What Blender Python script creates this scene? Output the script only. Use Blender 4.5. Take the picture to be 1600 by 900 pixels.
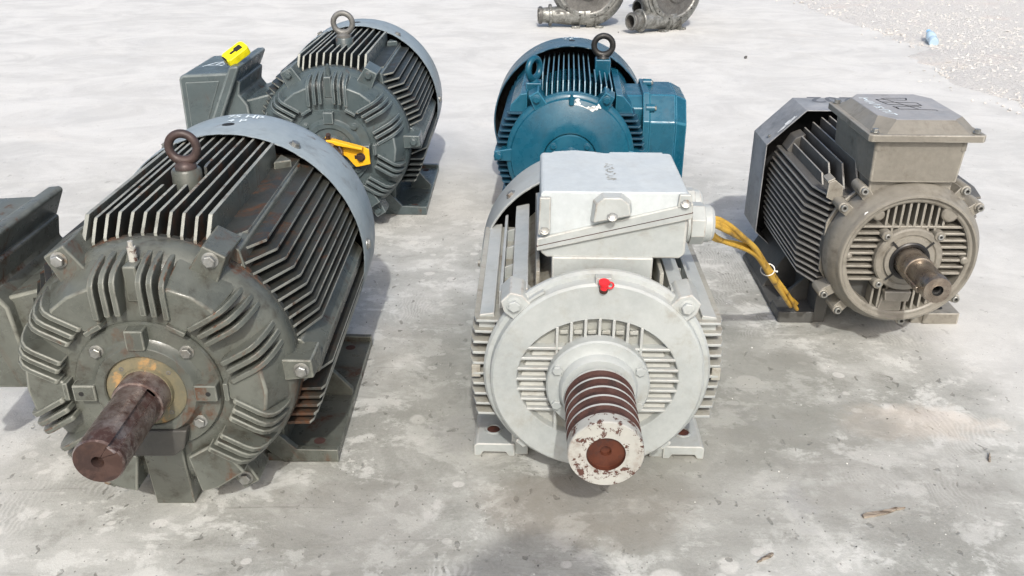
import bpy, bmesh, math, random
from math import sin, cos, pi, sqrt, radians, atan2
from mathutils import Vector, Matrix, noise
random.seed(7)
C = bpy.context.scene
for o in list(bpy.data.objects): bpy.data.objects.remove(o)
COL = C.collection

# ------------------------------------------------------------------ camera, sky, sun, exposure
cam_d = bpy.data.cameras.new('camera'); cam = bpy.data.objects.new('camera', cam_d); COL.objects.link(cam)
C.camera = cam
F_PX = 1383.2
cam_d.sensor_width = 36; cam_d.lens = F_PX/1600*36; cam_d.clip_start = .01; cam_d.clip_end = 500
PITCH, ROLL = radians(25.604), radians(.178)
fw = Vector((0, cos(PITCH), -sin(PITCH))); r0 = Vector((1, 0, 0)); u0 = r0.cross(fw)
rt = r0*cos(ROLL)+u0*sin(ROLL); up = u0*cos(ROLL)-r0*sin(ROLL)
m = Matrix((rt, up, -fw)).transposed().to_4x4(); m.translation = (0, 0, 1.15); cam.matrix_world = m

SUN = Vector((-.06, 1.07, -1)).normalized()          # direction the light travels
w = bpy.data.worlds.new('World'); C.world = w; w.use_nodes = True
nt = w.node_tree; bg = nt.nodes['Background']; sky = nt.nodes.new('ShaderNodeTexSky')
sky.sky_type = 'NISHITA'; sky.sun_disc = False
sky.sun_elevation = math.asin(-SUN.z); sky.sun_rotation = atan2(-SUN.x, -SUN.y)
sky.air_density = 1.0; sky.dust_density = 5.0; sky.ozone_density = 1.0
nt.links.new(sky.outputs[0], bg.inputs[0]); bg.inputs[1].default_value = .15
sd = bpy.data.lights.new('sun', 'SUN'); sun = bpy.data.objects.new('sun', sd); COL.objects.link(sun)
sd.energy = 2.1; sd.angle = radians(1.2); sd.color = (1, .975, .93)
sun.rotation_euler = SUN.to_track_quat('-Z', 'Y').to_euler()
C.view_settings.view_transform = 'Standard'; C.view_settings.look = 'None'
C.view_settings.exposure = .36; C.view_settings.gamma = 1
C.render.engine = 'CYCLES'
C.cycles.max_bounces = 6; C.cycles.diffuse_bounces = 3; C.cycles.glossy_bounces = 3

# ------------------------------------------------------------------ materials
class NB:
    def __init__(s, name):
        s.m = bpy.data.materials.new(name); s.m.use_nodes = True; s.t = s.m.node_tree; s.n = s.t.nodes
        s.b = s.n['Principled BSDF']; s.geo = s.n.new('ShaderNodeNewGeometry'); s.pos = s.geo.outputs['Position']
    def L(s, a, b): s.t.links.new(a, b)
    def put(s, inp, v):
        if hasattr(v, 'links') or isinstance(v, bpy.types.NodeSocket): s.L(v, inp)
        elif isinstance(v, (tuple, list)) and len(v) == 3 and inp.type == 'RGBA': inp.default_value = (*v, 1)
        else: inp.default_value = v
    def noise(s, scale, detail=4, rough=.55, vec=None, dist=0):
        n = s.n.new('ShaderNodeTexNoise'); s.L(vec or s.pos, n.inputs['Vector'])
        n.inputs['Scale'].default_value = scale; n.inputs['Detail'].default_value = detail
        n.inputs['Roughness'].default_value = rough; n.inputs['Distortion'].default_value = dist
        return n.outputs[0]
    def voro(s, scale, vec=None, feat='F1', rnd=1):
        n = s.n.new('ShaderNodeTexVoronoi'); s.L(vec or s.pos, n.inputs['Vector']); n.feature = feat
        n.inputs['Scale'].default_value = scale; n.inputs['Randomness'].default_value = rnd; return n
    def map(s, scale=(1, 1, 1), loc=(0, 0, 0), rot=(0, 0, 0), vec=None):
        n = s.n.new('ShaderNodeMapping'); s.L(vec or s.pos, n.inputs[0])
        n.inputs['Scale'].default_value = scale; n.inputs['Location'].default_value = loc
        n.inputs['Rotation'].default_value = rot; return n.outputs[0]
    def ramp(s, v, a, b, lo=0., hi=1.):
        n = s.n.new('ShaderNodeMapRange'); s.put(n.inputs[0], v); n.interpolation_type = 'SMOOTHSTEP'
        n.inputs[1].default_value = a; n.inputs[2].default_value = b
        n.inputs[3].default_value = lo; n.inputs[4].default_value = hi; return n.outputs[0]
    def math(s, op, a, b=0., c=0.):
        n = s.n.new('ShaderNodeMath'); n.operation = op
        s.put(n.inputs[0], a); s.put(n.inputs[1], b); s.put(n.inputs[2], c); return n.outputs[0]
    def mix(s, f, a, b, mode='MIX'):
        n = s.n.new('ShaderNodeMix'); n.data_type = 'RGBA'; n.blend_type = mode
        s.put(n.inputs[0], f); s.put(n.inputs[6], a); s.put(n.inputs[7], b); return n.outputs[2]
    def bump(s, h, strength=.3, dist=.001, nrm=None):
        n = s.n.new('ShaderNodeBump'); s.L(h, n.inputs['Height']); n.inputs['Strength'].default_value = strength
        n.inputs['Distance'].default_value = dist
        if nrm is not None: s.L(nrm, n.inputs['Normal'])
        return n.outputs[0]
    def sep(s, v):
        n = s.n.new('ShaderNodeSeparateXYZ'); s.L(v, n.inputs[0]); return n.outputs
    def done(s, col, rough, metal=0., nrm=None, spec=.5):
        s.put(s.b.inputs['Base Color'], col); s.put(s.b.inputs['Roughness'], rough); s.put(s.b.inputs['Metallic'], metal)
        s.b.inputs['Specular IOR Level'].default_value = spec
        if nrm is not None: s.L(nrm, s.b.inputs['Normal'])
        return s.m

def cast_paint(name, col, col2, dirt, dirt_amt=.5, chip=None, chip_amt=.0, rough=.42, dust=None, dust_amt=0, rust=None, rust_amt=0, grain=1., seed=0, metal=0.):
    """Paint on cast iron: two tones, dirt, chips, streaks of rust, orange-peel relief."""
    b = NB(name); p = b.map(loc=(seed*3.1, seed*1.7, seed*.9))
    c = b.mix(b.ramp(b.noise(5, 5, .6, p), .35, .68), col, col2)
    fine = b.noise(60, 6, .7, p)
    c = b.mix(b.ramp(fine, .3, .75, 0, .25), c, tuple(x*1.35 for x in col2))
    d = b.math('MULTIPLY', b.ramp(b.noise(13, 8, .72, p, .4), .47, .70), b.ramp(b.noise(55, 6, .7, p), .30, .62))
    c = b.mix(b.math('MULTIPLY', d, dirt_amt), c, dirt)
    if dust is not None:
        nz = b.sep(b.geo.outputs['Normal'])[2]
        f = b.math('MULTIPLY', b.ramp(nz, .25, .95), b.ramp(b.noise(9, 6, .65, p), .3, .65))
        c = b.mix(b.math('MULTIPLY', f, dust_amt), c, dust)
    rr = rough
    if rust is not None:
        pv = b.map((1, 1, .35), vec=p)
        k = b.ramp(b.noise(11, 9, .68, pv, .8), .62-.2*rust_amt, .72-.12*rust_amt)
        k2 = b.ramp(b.noise(90, 4, .7, p), .3, .6)
        k = b.math('MULTIPLY', k, k2)
        rc = b.mix(b.noise(35, 5, .6, p), rust, tuple(x*.35 for x in rust))
        c = b.mix(k, c, rc); rr = b.math('MULTIPLY_ADD', k, .35, rough)
    nn = None
    h = b.math('ADD', b.math('MULTIPLY', b.noise(420, 2, .5), .5), b.math('MULTIPLY', b.noise(90, 4, .6), .9))
    nn = b.bump(h, .35*grain, .0012)
    if chip is not None:
        k = b.ramp(b.noise(38, 9, .75, p, .3), .72-chip_amt, .735-chip_amt)
        c = b.mix(k, c, chip); nn = b.bump(b.math('SUBTRACT', 1., k), .5, .0008, nn)
        rr = b.mix(k, (rough,)*3, (.75,)*3) if rust is None else rr
    r2 = b.math('ADD', rr, b.ramp(b.noise(20, 5, .6, p), .3, .7, -.06, .16)) if rust is not None or chip is None else rr
    return b.done(c, r2, metal, nn)

def steel(name, col, col2, rough=.45, metal=.85, rust=None, amt=.4, seed=0, aniso=(1, 1, 1)):
    b = NB(name); p = b.map(aniso, loc=(seed, seed*2, 0))
    c = b.mix(b.ramp(b.noise(30, 8, .7, p), .35, .65), col, col2)
    mt = metal
    r = b.ramp(b.noise(40, 6, .6, p), .3, .7, rough-.12, rough+.18)
    if rust is not None:
        k = b.ramp(b.noise(17, 9, .7, p, .5), .66-.3*amt, .76-.3*amt)
        c = b.mix(k, c, rust); mt = b.math('MULTIPLY', b.math('SUBTRACT', 1., k), metal)
        r = b.math('MULTIPLY_ADD', k, .2, r)
    n = b.bump(b.noise(160, 5, .65, p), .25, .0008)
    return b.done(c, r, mt, n)

def plain(name, col, rough=.5, metal=0., bump=0.15, spec=.5):
    b = NB(name); c = b.mix(b.ramp(b.noise(40, 5, .6), .35, .7), col, tuple(x*.78 for x in col))
    return b.done(c, b.ramp(b.noise(60, 4), .3, .7, rough-.06, rough+.1), metal, b.bump(b.noise(200, 3), bump, .0006), spec)

RUST = (.125, .050, .020); DKRUST = (.060, .022, .014)
M = {}
def lmats(k, col, col2, dirt, da, ra, ch, seed):
    M[k] = cast_paint(k+'_paint', col, col2, dirt, da, rust=RUST, rust_amt=ra, seed=seed, rough=.28)
    M[k+'fin'] = cast_paint(k+'_fin_paint', tuple(x*.26 for x in col), tuple(x*.34 for x in col2), dirt, da, rust=(.11, .046, .018), rust_amt=ra*1.35, seed=seed+1, rough=.5)  # fin paint darkened: grime, plus shade painted in between the fins
    M[k+'core'] = cast_paint(k+'_core_paint', tuple(x*.28 for x in col), tuple(x*.36 for x in col2), dirt, da, rust=(.13, .052, .018), rust_amt=ra*1.9, seed=seed+3, rough=.5)  # barrel darkened too, so its colour carries the shade in the gaps
    M[k+'edge'] = cast_paint(k+'_worn_edge', (.19, .20, .18), (.33, .34, .30), dirt, .6, rust=RUST, rust_amt=ra*.9, seed=seed+2, rough=.38)
lmats('a', (.072, .079, .068), (.112, .120, .104), (.034, .028, .019), .9, .40, .0, 1)
lmats('b', (.056, .076, .080), (.078, .101, .105), (.05, .052, .05), .45, .10, .0, 5)
M['cowl_a'] = cast_paint('sheet_steel_cowl', (.21, .255, .28), (.255, .30, .325), (.10, .10, .09), .45, rough=.34, seed=9, rust=(.15, .09, .05), rust_amt=.12, grain=.3)
M['cowl_b'] = cast_paint('sheet_steel_cowl_far', (.185, .23, .26), (.22, .265, .29), (.10, .11, .11), .35, rough=.34, seed=10, grain=.3)
M['c'] = cast_paint('light_grey_paint', (.300, .326, .322), (.375, .400, .392), (.25, .235, .19), .55, chip=(.10, .060, .045), chip_amt=.005, rough=.42, seed=12, dust=(.50, .49, .45), dust_amt=.25)
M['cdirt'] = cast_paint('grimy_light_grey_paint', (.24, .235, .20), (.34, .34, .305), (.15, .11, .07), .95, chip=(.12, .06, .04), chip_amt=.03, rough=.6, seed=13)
M['clid'] = cast_paint('lid_light_grey_paint', (.43, .47, .48), (.49, .53, .535), (.34, .34, .32), .30, rough=.5, seed=14, grain=.4)
M['cchip'] = cast_paint('chipped_light_grey_paint', (.33, .33, .30), (.41, .41, .375), (.17, .12, .09), .85, chip=(.085, .036, .026), chip_amt=.175, rough=.5, seed=15)
M['d'] = cast_paint('blue_paint', (.004, .064, .108), (.008, .088, .140), (.012, .045, .07), .6, rough=.25, seed=20, grain=.8)
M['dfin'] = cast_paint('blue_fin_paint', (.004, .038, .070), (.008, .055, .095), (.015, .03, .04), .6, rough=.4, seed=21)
M['dedge'] = cast_paint('blue_worn_edge', (.09, .20, .27), (.11, .20, .25), (.02, .05, .07), .4, rough=.4, seed=22)
M['dcowl'] = cast_paint('blue_sheet_steel', (.035, .085, .13), (.05, .115, .165), (.03, .06, .08), .4, rough=.3, seed=23, grain=.3)
M['e'] = cast_paint('worn_grey_brown_paint', (.165, .156, .133), (.225, .213, .182), (.085, .072, .054), .8, rough=.40, seed=30, dust=(.34, .32, .27), dust_amt=.3)
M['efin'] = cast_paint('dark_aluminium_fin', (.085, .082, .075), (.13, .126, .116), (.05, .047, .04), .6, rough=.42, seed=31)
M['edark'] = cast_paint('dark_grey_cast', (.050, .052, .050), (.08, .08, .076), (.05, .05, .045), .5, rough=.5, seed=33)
M['eedge'] = cast_paint('rubbed_fin_edge', (.24, .235, .215), (.33, .32, .295), (.10, .09, .07), .5, rough=.38, seed=32)
M['ecowl'] = cast_paint('scuffed_sheet_cowl', (.16, .165, .17), (.33, .34, .35), (.06, .06, .055), .7, rough=.42, seed=34, grain=.4)
M['elid'] = cast_paint('scuffed_lid', (.255, .26, .265), (.32, .322, .325), (.16, .155, .14), .5, rough=.5, seed=35, grain=.4)
M['shaft_a'] = steel('brown_rusted_shaft', (.125, .078, .066), (.33, .285, .265), .30, .72, (.050, .024, .019), .50, 1)
M['shaft_end'] = steel('rusted_shaft_end', (.052, .028, .022), (.080, .046, .037), .5, .3, (.030, .015, .012), .5, 3)
M['shaft_e'] = steel('oiled_steel_shaft', (.33, .29, .24), (.20, .165, .135), .30, .85, (.07, .045, .035), .35, 5)
M['rustgroove'] = steel('rusted_groove', (.042, .018, .015), (.065, .028, .022), .85, 0, (.03, .018, .016), .5, 7)
M['rustred'] = steel('rust_red_centre', (.13, .042, .022), (.085, .028, .017), .4, .3, (.05, .02, .014), .5, 8)
M['ochre'] = steel('stained_seal_plate', (.13, .125, .085), (.19, .165, .10), .5, .1, (.36, .22, .09), .42, 9)
M['bolt'] = steel('bolt_steel', (.36, .37, .36), (.22, .22, .20), .38, .7, (.14, .09, .05), .35, 10)
M['ring'] = steel('brown_forged_ring', (.045, .032, .030), (.075, .05, .045), .45, .2, (.05, .025, .018), .3, 11)
M['ringg'] = steel('grey_forged_ring', (.13, .13, .125), (.19, .19, .18), .5, .4, (.06, .045, .035), .35, 12)
M['ringk'] = steel('black_forged_ring', (.012, .012, .012), (.03, .03, .028), .4, .2, None, 0, 13)
M['black'] = plain('matt_black', (.012, .012, .012), .7)
M['seal'] = plain('black_rubber_seal', (.014, .014, .015), .35)
M['yellow'] = cast_paint('yellow_paint', (.80, .42, .012), (.85, .47, .02), (.42, .24, .02), .4, chip=(.10, .07, .04), chip_amt=.04, rough=.4, seed=40)
M['tape'] = plain('yellow_plastic', (.90, .80, .012), .35)
M['cable'] = cast_paint('yellow_cable_sheath', (.40, .23, .02), (.56, .35, .045), (.09, .045, .010), 1., rough=.5, seed=41)
M['copper'] = plain('cut_cable_end', (.55, .45, .25), .5)
M['tie'] = plain('white_plastic', (.78, .78, .74), .45)
M['red'] = plain('red_plastic', (.75, .02, .03), .35)
M['pump'] = steel('bare_cast_aluminium', (.17, .175, .165), (.32, .325, .31), .42, .7, (.09, .09, .083), .55, 14)
M['pumpd'] = steel('dark_cast_aluminium', (.11, .11, .105), (.17, .168, .16), .5, .6, (.075, .072, .068), .5, 15)
M['green'] = plain('green_paint', (.015, .18, .06), .4)
M['chalk'] = plain('chalk_mark', (.72, .82, .86), .9, bump=.5)
M['ink'] = plain('black_marker', (.035, .033, .035), .7)
M['stencil'] = plain('dark_stencil_paint', (.13, .14, .155), .6)
M['wood'] = steel('splintered_wood', (.16, .13, .10), (.30, .26, .21), .85, 0, (.08, .06, .045), .4, 16, (1, 6, 6))
M['skin'] = plain('skin', (.45, .26, .17), .5); M['shirt'] = plain('grey_shirt', (.10, .11, .14), .85); M['hair'] = plain('black_hair', (.015, .013, .012), .6)
M['whitechip'] = plain('bare_white_patch', (.74, .76, .75), .5)
b = NB('blue_water_bottle'); M['bottle'] = b.done((.62, .80, .93), .15); b.b.inputs['Transmission Weight'].default_value = .35
M['bottlecap'] = plain('blue_plastic', (.25, .55, .85), .4)

M['awear_glint'] = cast_paint('a_rubbed_glint_edge', (.085, .092, .078), (.20, .208, .18), (.04, .032, .022), .9, rust=RUST, rust_amt=.40, seed=51, rough=.3)
M['bwear_glint'] = cast_paint('b_rubbed_glint_edge', (.10, .125, .128), (.18, .205, .205), (.05, .05, .045), .6, seed=52, rough=.32)
M['ewear_glint'] = cast_paint('e_rubbed_glint_edge', (.21, .20, .17), (.34, .325, .285), (.07, .055, .04), .8, seed=53, rough=.34)
M['cwear_glint'] = cast_paint('c_rubbed_glint_edge', (.37, .385, .365), (.44, .45, .43), (.20, .15, .11), .8, chip=(.10, .055, .04), chip_amt=.05, seed=54, rough=.4)
M['dwear_glint'] = cast_paint('d_rubbed_glint_edge', (.008, .085, .15), (.03, .15, .22), (.01, .03, .05), .5, seed=55, rough=.22)
WEAR_GLINT = {'a': 'awear_glint', 'b': 'bwear_glint', 'e': 'ewear_glint', 'c': 'cwear_glint', 'd': 'dwear_glint'}  # lighter bevels: rubbed paint together with painted-in edge highlights
M['cpocket'] = cast_paint('dusty_light_grey_paint', (.30, .31, .285), (.38, .39, .365), (.20, .17, .12), .8, rough=.6, seed=17)
# concrete
b = NB('concrete'); P = b.pos; X, Y, Z = b.sep(P)
flat = b.map((1, 1, 0))
wn = b.n.new('ShaderNodeTexNoise'); wn.inputs['Scale'].default_value = 7; wn.inputs['Detail'].default_value = 5; b.L(flat, wn.inputs[0])
warp = b.mix(.05, flat, wn.outputs[1], 'ADD')
stretch = b.map((1, 1.35, 0), rot=(0, 0, .45))
big = b.noise(.9, 5, .6, flat, .6); mid = b.noise(3.0, 9, .68, stretch, .9); small = b.noise(14, 8, .72, flat, .5)
mot = b.noise(7.5, 9, .74, b.map((1, 1.25, 0), (3, 1, 0), (0, 0, .3)), .25)
far = b.ramp(b.math('ADD', Y, b.math('MULTIPLY', b.math('SUBTRACT', big, .5), 2.5)), 1.9, 4.4)  # paler with distance: dusty concrete, and glare painted into its colour
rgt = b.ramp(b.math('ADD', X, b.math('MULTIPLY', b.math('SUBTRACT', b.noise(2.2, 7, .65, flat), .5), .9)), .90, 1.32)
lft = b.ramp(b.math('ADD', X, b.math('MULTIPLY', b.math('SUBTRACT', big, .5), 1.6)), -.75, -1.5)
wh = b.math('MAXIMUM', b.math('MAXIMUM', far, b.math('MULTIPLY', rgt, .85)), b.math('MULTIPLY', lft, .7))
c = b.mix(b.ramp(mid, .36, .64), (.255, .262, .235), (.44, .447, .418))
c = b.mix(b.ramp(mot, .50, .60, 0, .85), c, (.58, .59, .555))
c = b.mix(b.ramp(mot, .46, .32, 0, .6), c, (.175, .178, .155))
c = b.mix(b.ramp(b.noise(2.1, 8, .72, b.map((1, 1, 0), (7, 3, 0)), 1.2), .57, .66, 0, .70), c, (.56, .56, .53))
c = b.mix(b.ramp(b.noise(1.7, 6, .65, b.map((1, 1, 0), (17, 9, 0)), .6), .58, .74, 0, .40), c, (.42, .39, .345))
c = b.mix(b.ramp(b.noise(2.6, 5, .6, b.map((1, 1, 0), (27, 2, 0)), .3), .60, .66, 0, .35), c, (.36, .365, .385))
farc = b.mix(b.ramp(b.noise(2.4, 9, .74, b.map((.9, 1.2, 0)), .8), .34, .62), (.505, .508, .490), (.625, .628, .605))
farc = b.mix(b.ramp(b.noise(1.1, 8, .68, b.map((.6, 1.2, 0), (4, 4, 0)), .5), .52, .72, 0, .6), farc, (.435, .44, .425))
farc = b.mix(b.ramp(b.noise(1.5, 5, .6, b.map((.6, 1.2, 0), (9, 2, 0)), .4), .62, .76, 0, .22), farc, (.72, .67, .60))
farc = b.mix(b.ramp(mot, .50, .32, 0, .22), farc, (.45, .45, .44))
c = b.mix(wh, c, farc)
near = b.math('SUBTRACT', 1., b.math('MULTIPLY', wh, .8))
def spots(scale, lo, rmax, amt, colr, cc, mp=None, soft=-.05, chan=0):
    v = b.voro(scale, mp or warp); sel = b.sep(v.outputs['Color'])[chan]
    k = b.ramp(b.math('SUBTRACT', v.outputs['Distance'], b.ramp(sel, lo, 1, 0, rmax)), .0, soft)
    k = b.math('MULTIPLY', b.math('MULTIPLY', k, b.ramp(small, .26, .48)), b.ramp(sel, lo, lo+.05))
    k = b.math('MULTIPLY', k, near)
    if chan: k = b.math('MULTIPLY', k, b.ramp(mot, .62, .48))
    return b.mix(b.math('MULTIPLY', k, amt), cc, colr), k
c, _ = spots(6.5, .30, .24, .85, (.60, .60, .56), c)
c, _ = spots(14, .50, .26, .75, (.60, .60, .565), c, b.map((1, 1.3, 0), (.3, .6, 0), vec=warp))
w2 = b.n.new('ShaderNodeTexNoise'); w2.inputs['Scale'].default_value = 38; w2.inputs['Detail'].default_value = 4; b.L(flat, w2.inputs[0])
warp2 = b.mix(.035, warp, w2.outputs[1], 'ADD')
c, k1 = spots(15, .80, .15, .75, (.10, .10, .085), c, b.map((1, .6, 0), rot=(0, 0, .6), vec=warp2), -.04, 1)
c, k2 = spots(45, .74, .22, .75, (.11, .11, .095), c, b.map((1, .45, 0), rot=(0, 0, -.9), vec=warp2), -.05, 2)
c, k3 = spots(110, .62, .25, .65, (.12, .12, .11), c, b.map((1, .7, 0), rot=(0, 0, .3), vec=flat), -.06, 0)
pits = b.math('MAXIMUM', b.math('MAXIMUM', k1, k2), k3)
# trowel ripples
wv = b.n.new('ShaderNodeTexWave'); wv.wave_type = 'BANDS'; wv.inputs['Scale'].default_value = 30; wv.inputs['Distortion'].default_value = 16
wv.inputs['Detail'].default_value = 2; wv.inputs['Detail Scale'].default_value = .5; b.L(warp, wv.inputs[0])
wm = b.math('MULTIPLY', b.ramp(b.noise(2.6, 4, .55, b.map((1, 1, 0), (2.3, 8, 0))), .54, .64), near)
c = b.mix(b.math('MULTIPLY', b.math('MULTIPLY', b.ramp(wv.outputs[0], .4, .75), wm), .38), c, (.60, .60, .575))
# fine grain, scratches
c = b.mix(b.ramp(b.noise(120, 6, .8, flat), .3, .72, 0, .32), c, (.50, .49, .46))
c = b.mix(b.math('MULTIPLY', b.ramp(b.noise(260, 4, .8, flat), .56, .72), b.math('MULTIPLY', near, .40)), c, (.16, .16, .145))
for sc_, rot_, th_ in ((9, .35, .60), (13, -.5, .62), (8, 1.9, .63)):
    scr = b.ramp(b.noise(sc_, 10, .82, b.map((.22, 4.5, 0), (sc_, 0, 0), (0, 0, rot_)), .25), th_, th_+.05)
    c = b.mix(b.math('MULTIPLY', scr, b.math('MULTIPLY', near, .5)), c, (.20, .198, .18) if sc_ != 8 else (.60, .60, .57))
def blob(cx, cy, rx, ry, soft, amp, colr, cc):
    q = b.map((1/rx, 1/ry, 0), loc=(-cx/rx, -cy/ry, 0))
    n = b.n.new('ShaderNodeVectorMath'); n.operation = 'LENGTH'; b.L(q, n.inputs[0])
    d = b.math('ADD', n.outputs['Value'], b.math('MULTIPLY', b.math('SUBTRACT', b.noise(5, 7, .7, flat), .5), soft))
    return b.mix(b.ramp(d, 1.25, .6, 0, amp), cc, colr)
c = blob(.72, 1.98, .065, .045, .3, .5, (.22, .22, .20), c)
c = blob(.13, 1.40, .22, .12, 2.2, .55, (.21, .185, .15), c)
c = blob(.93, 1.70, .17, .07, 3.5, .38, (.60, .52, .43), c)
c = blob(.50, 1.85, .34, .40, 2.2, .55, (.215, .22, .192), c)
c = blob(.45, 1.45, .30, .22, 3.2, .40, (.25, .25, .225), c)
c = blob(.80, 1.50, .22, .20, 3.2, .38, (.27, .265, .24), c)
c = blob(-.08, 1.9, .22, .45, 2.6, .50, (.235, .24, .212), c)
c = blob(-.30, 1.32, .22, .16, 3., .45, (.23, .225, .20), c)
bmp = b.bump(b.math('ADD', b.math('MULTIPLY', small, .8), b.math('MULTIPLY', b.noise(170, 5, .75, flat), .5)), .55, .004)
bmp = b.bump(b.math('SUBTRACT', 1., pits), .5, .004, bmp)
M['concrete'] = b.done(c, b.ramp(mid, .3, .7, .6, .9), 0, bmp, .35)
b = NB('gravel_ground'); c = b.mix(b.ramp(b.noise(38, 9, .8), .34, .52), (.50, .485, .46), (.66, .65, .62))
c = b.mix(b.ramp(b.noise(1.3, 5, .6), .55, .7, 0, .4), c, (.70, .58, .50))
c = b.mix(b.ramp(b.noise(110, 3, .7), .30, .40, .45, 0), c, (.22, .215, .20))
M['gravelg'] = b.done(c, .95, 0, b.bump(b.noise(40, 8, .75), .8, .03))
def stone(name, c1, c2):
    b = NB(name); oi = b.n.new('ShaderNodeObjectInfo'); 
    c = b.mix(b.noise(14, 3, .5), c1, c2); return b.done(c, .9, 0, b.bump(b.noise(150, 3), .4, .002))
M['stone'] = stone('pale_crushed_stone', (.44, .425, .40), (.62, .605, .575)); M['stone2'] = stone('rusty_stone', (.42, .30, .22), (.5, .42, .34))

# ------------------------------------------------------------------ mesh helpers
def finish(bm, name, mats, parent=None, smooth=38, bevel=0., loc=None, rot=None, segs=2):
    bmesh.ops.remove_doubles(bm, verts=bm.verts, dist=1e-6)
    bmesh.ops.recalc_face_normals(bm, faces=bm.faces)
    me = bpy.data.meshes.new(name)
    ang = radians(smooth)
    for f in bm.faces: f.smooth = True
    for e in bm.edges:
        if len(e.link_faces) == 2:
            try: e.smooth = e.calc_face_angle() < ang
            except Exception: pass
    bm.to_mesh(me); bm.free()
    for mm in (mats if isinstance(mats, (list, tuple)) else [mats]): me.materials.append(M[mm] if isinstance(mm, str) else mm)
    o = bpy.data.objects.new(name, me); COL.objects.link(o)
    if parent: o.parent = parent
    if loc: o.location = loc
    if rot: o.rotation_euler = rot
    key = mats if isinstance(mats, str) else (mats[0] if len(mats) == 1 else None)
    if bevel and key in WEAR_GLINT: me.materials.append(M[WEAR_GLINT[key]])
    if bevel:
        md = o.modifiers.new('bevel', 'BEVEL'); md.width = bevel; md.segments = segs; md.limit_method = 'ANGLE'
        md.angle_limit = radians(32); md.harden_normals = True; md.material = 1 if key in WEAR_GLINT else -1
    return o

def instance(o, parent, mat4):
    c = o.copy(); COL.objects.link(c); c.parent = parent; c.matrix_local = mat4; return c

def prism(bm, pts, axis, a0, a1, mi=0, edge_mi=None, taper=1.):
    """Polygon extruded along an axis. pts are the two other coordinates, in xyz order."""
    def P(p, a):
        return {'x': (a, p[0], p[1]), 'y': (p[0], a, p[1]), 'z': (p[0], p[1], a)}[axis]
    cx = sum(p[0] for p in pts)/len(pts); cy = sum(p[1] for p in pts)/len(pts)
    v0 = [bm.verts.new(P(p, a0)) for p in pts]
    v1 = [bm.verts.new(P((cx+(p[0]-cx)*taper, cy+(p[1]-cy)*taper), a1)) for p in pts]
    n = len(pts); fs = [bm.faces.new(v0), bm.faces.new(v1)]
    for i in range(n):
        f = bm.faces.new((v0[i], v0[(i+1) % n], v1[(i+1) % n], v1[i])); f.material_index = mi
        if edge_mi is not None and i in edge_mi: f.material_index = edge_mi[i]
        fs.append(f)
    fs[0].material_index = fs[1].material_index = mi
    return fs

def box(bm, x0, x1, y0, y1, z0, z1, mi=0): return prism(bm, [(x0, y0), (x1, y0), (x1, y1), (x0, y1)], 'z', z0, z1, mi)

def lathe(bm, prof, zc, segs=96, xc=0., mis=None, a0=0., a1=2*pi, cap0=True, cap1=True):
    """Profile of (radius, y) turned about the y-axis through (xc, zc)."""
    full = abs(a1-a0-2*pi) < 1e-6; n = segs if full else segs+1
    rings = []
    for r, y in prof:
        if r < 1e-6: rings.append([bm.verts.new((xc, y, zc))]); continue
        rings.append([bm.verts.new((xc+r*sin(a0+(a1-a0)*i/segs), y, zc+r*cos(a0+(a1-a0)*i/segs))) for i in range(n)])
    for k in range(len(prof)-1):
        A, B = rings[k], rings[k+1]
        for i in range(segs):
            j = (i+1) % n
            if len(A) == 1 and len(B) == 1: continue
            if len(A) == 1: f = bm.faces.new((A[0], B[j], B[i]))
            elif len(B) == 1: f = bm.faces.new((A[i], A[j], B[0]))
            else: f = bm.faces.new((A[i], A[j], B[j], B[i]))
            if mis: f.material_index = mis[k]
    return rings

def rotm(a, zc):
    """Rotation by a about the motor axis (clockwise seen from the front)."""
    return Matrix.Translation((0, 0, zc)) @ Matrix.Rotation(a, 4, 'Y') @ Matrix.Translation((0, 0, -zc))

def tube(bm, pts, r, segs=12, mi=0, cap=True, closed=False, radii=None):
    pts = [Vector(p) for p in pts]; n = len(pts); rings = []
    ref = Vector((0, 0, 1))
    prev = None
    for i, p in enumerate(pts):
        if closed: t = (pts[(i+1) % n]-pts[i-1]).normalized()
        else: t = (pts[min(i+1, n-1)]-pts[max(i-1, 0)]).normalized()
        if prev is None:
            a = t.cross(ref); a = t.cross(Vector((1, 0, 0))) if a.length < .1 else a
        else: a = prev-t*prev.dot(t)
        a.normalize(); prev = a; bb = t.cross(a); rr = radii[i] if radii else r
        rings.append([bm.verts.new(p+a*rr*cos(2*pi*k/segs)+bb*rr*sin(2*pi*k/segs)) for k in range(segs)])
    for i in range(n if closed else n-1):
        A, B = rings[i], rings[(i+1) % n]
        for k in range(segs):
            f = bm.faces.new((A[k], A[(k+1) % segs], B[(k+1) % segs], B[k])); f.material_index = mi
    if cap and not closed:
        for R_ in (rings[0], rings[-1]): bm.faces.new(R_).material_index = mi

def spline(cps, n=10):
    out = []; cps = [Vector(c) for c in cps]
    P_ = [cps[0]]+cps+[cps[-1]]
    for i in range(1, len(P_)-2):
        for k in range(n):
            t = k/n; a, b_, c_, d = P_[i-1:i+3]
            out.append(.5*((2*b_)+(c_-a)*t+(2*a-5*b_+4*c_-d)*t*t+(3*b_-a-3*c_+d)*t**3))
    out.append(cps[-1]); return out

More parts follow.
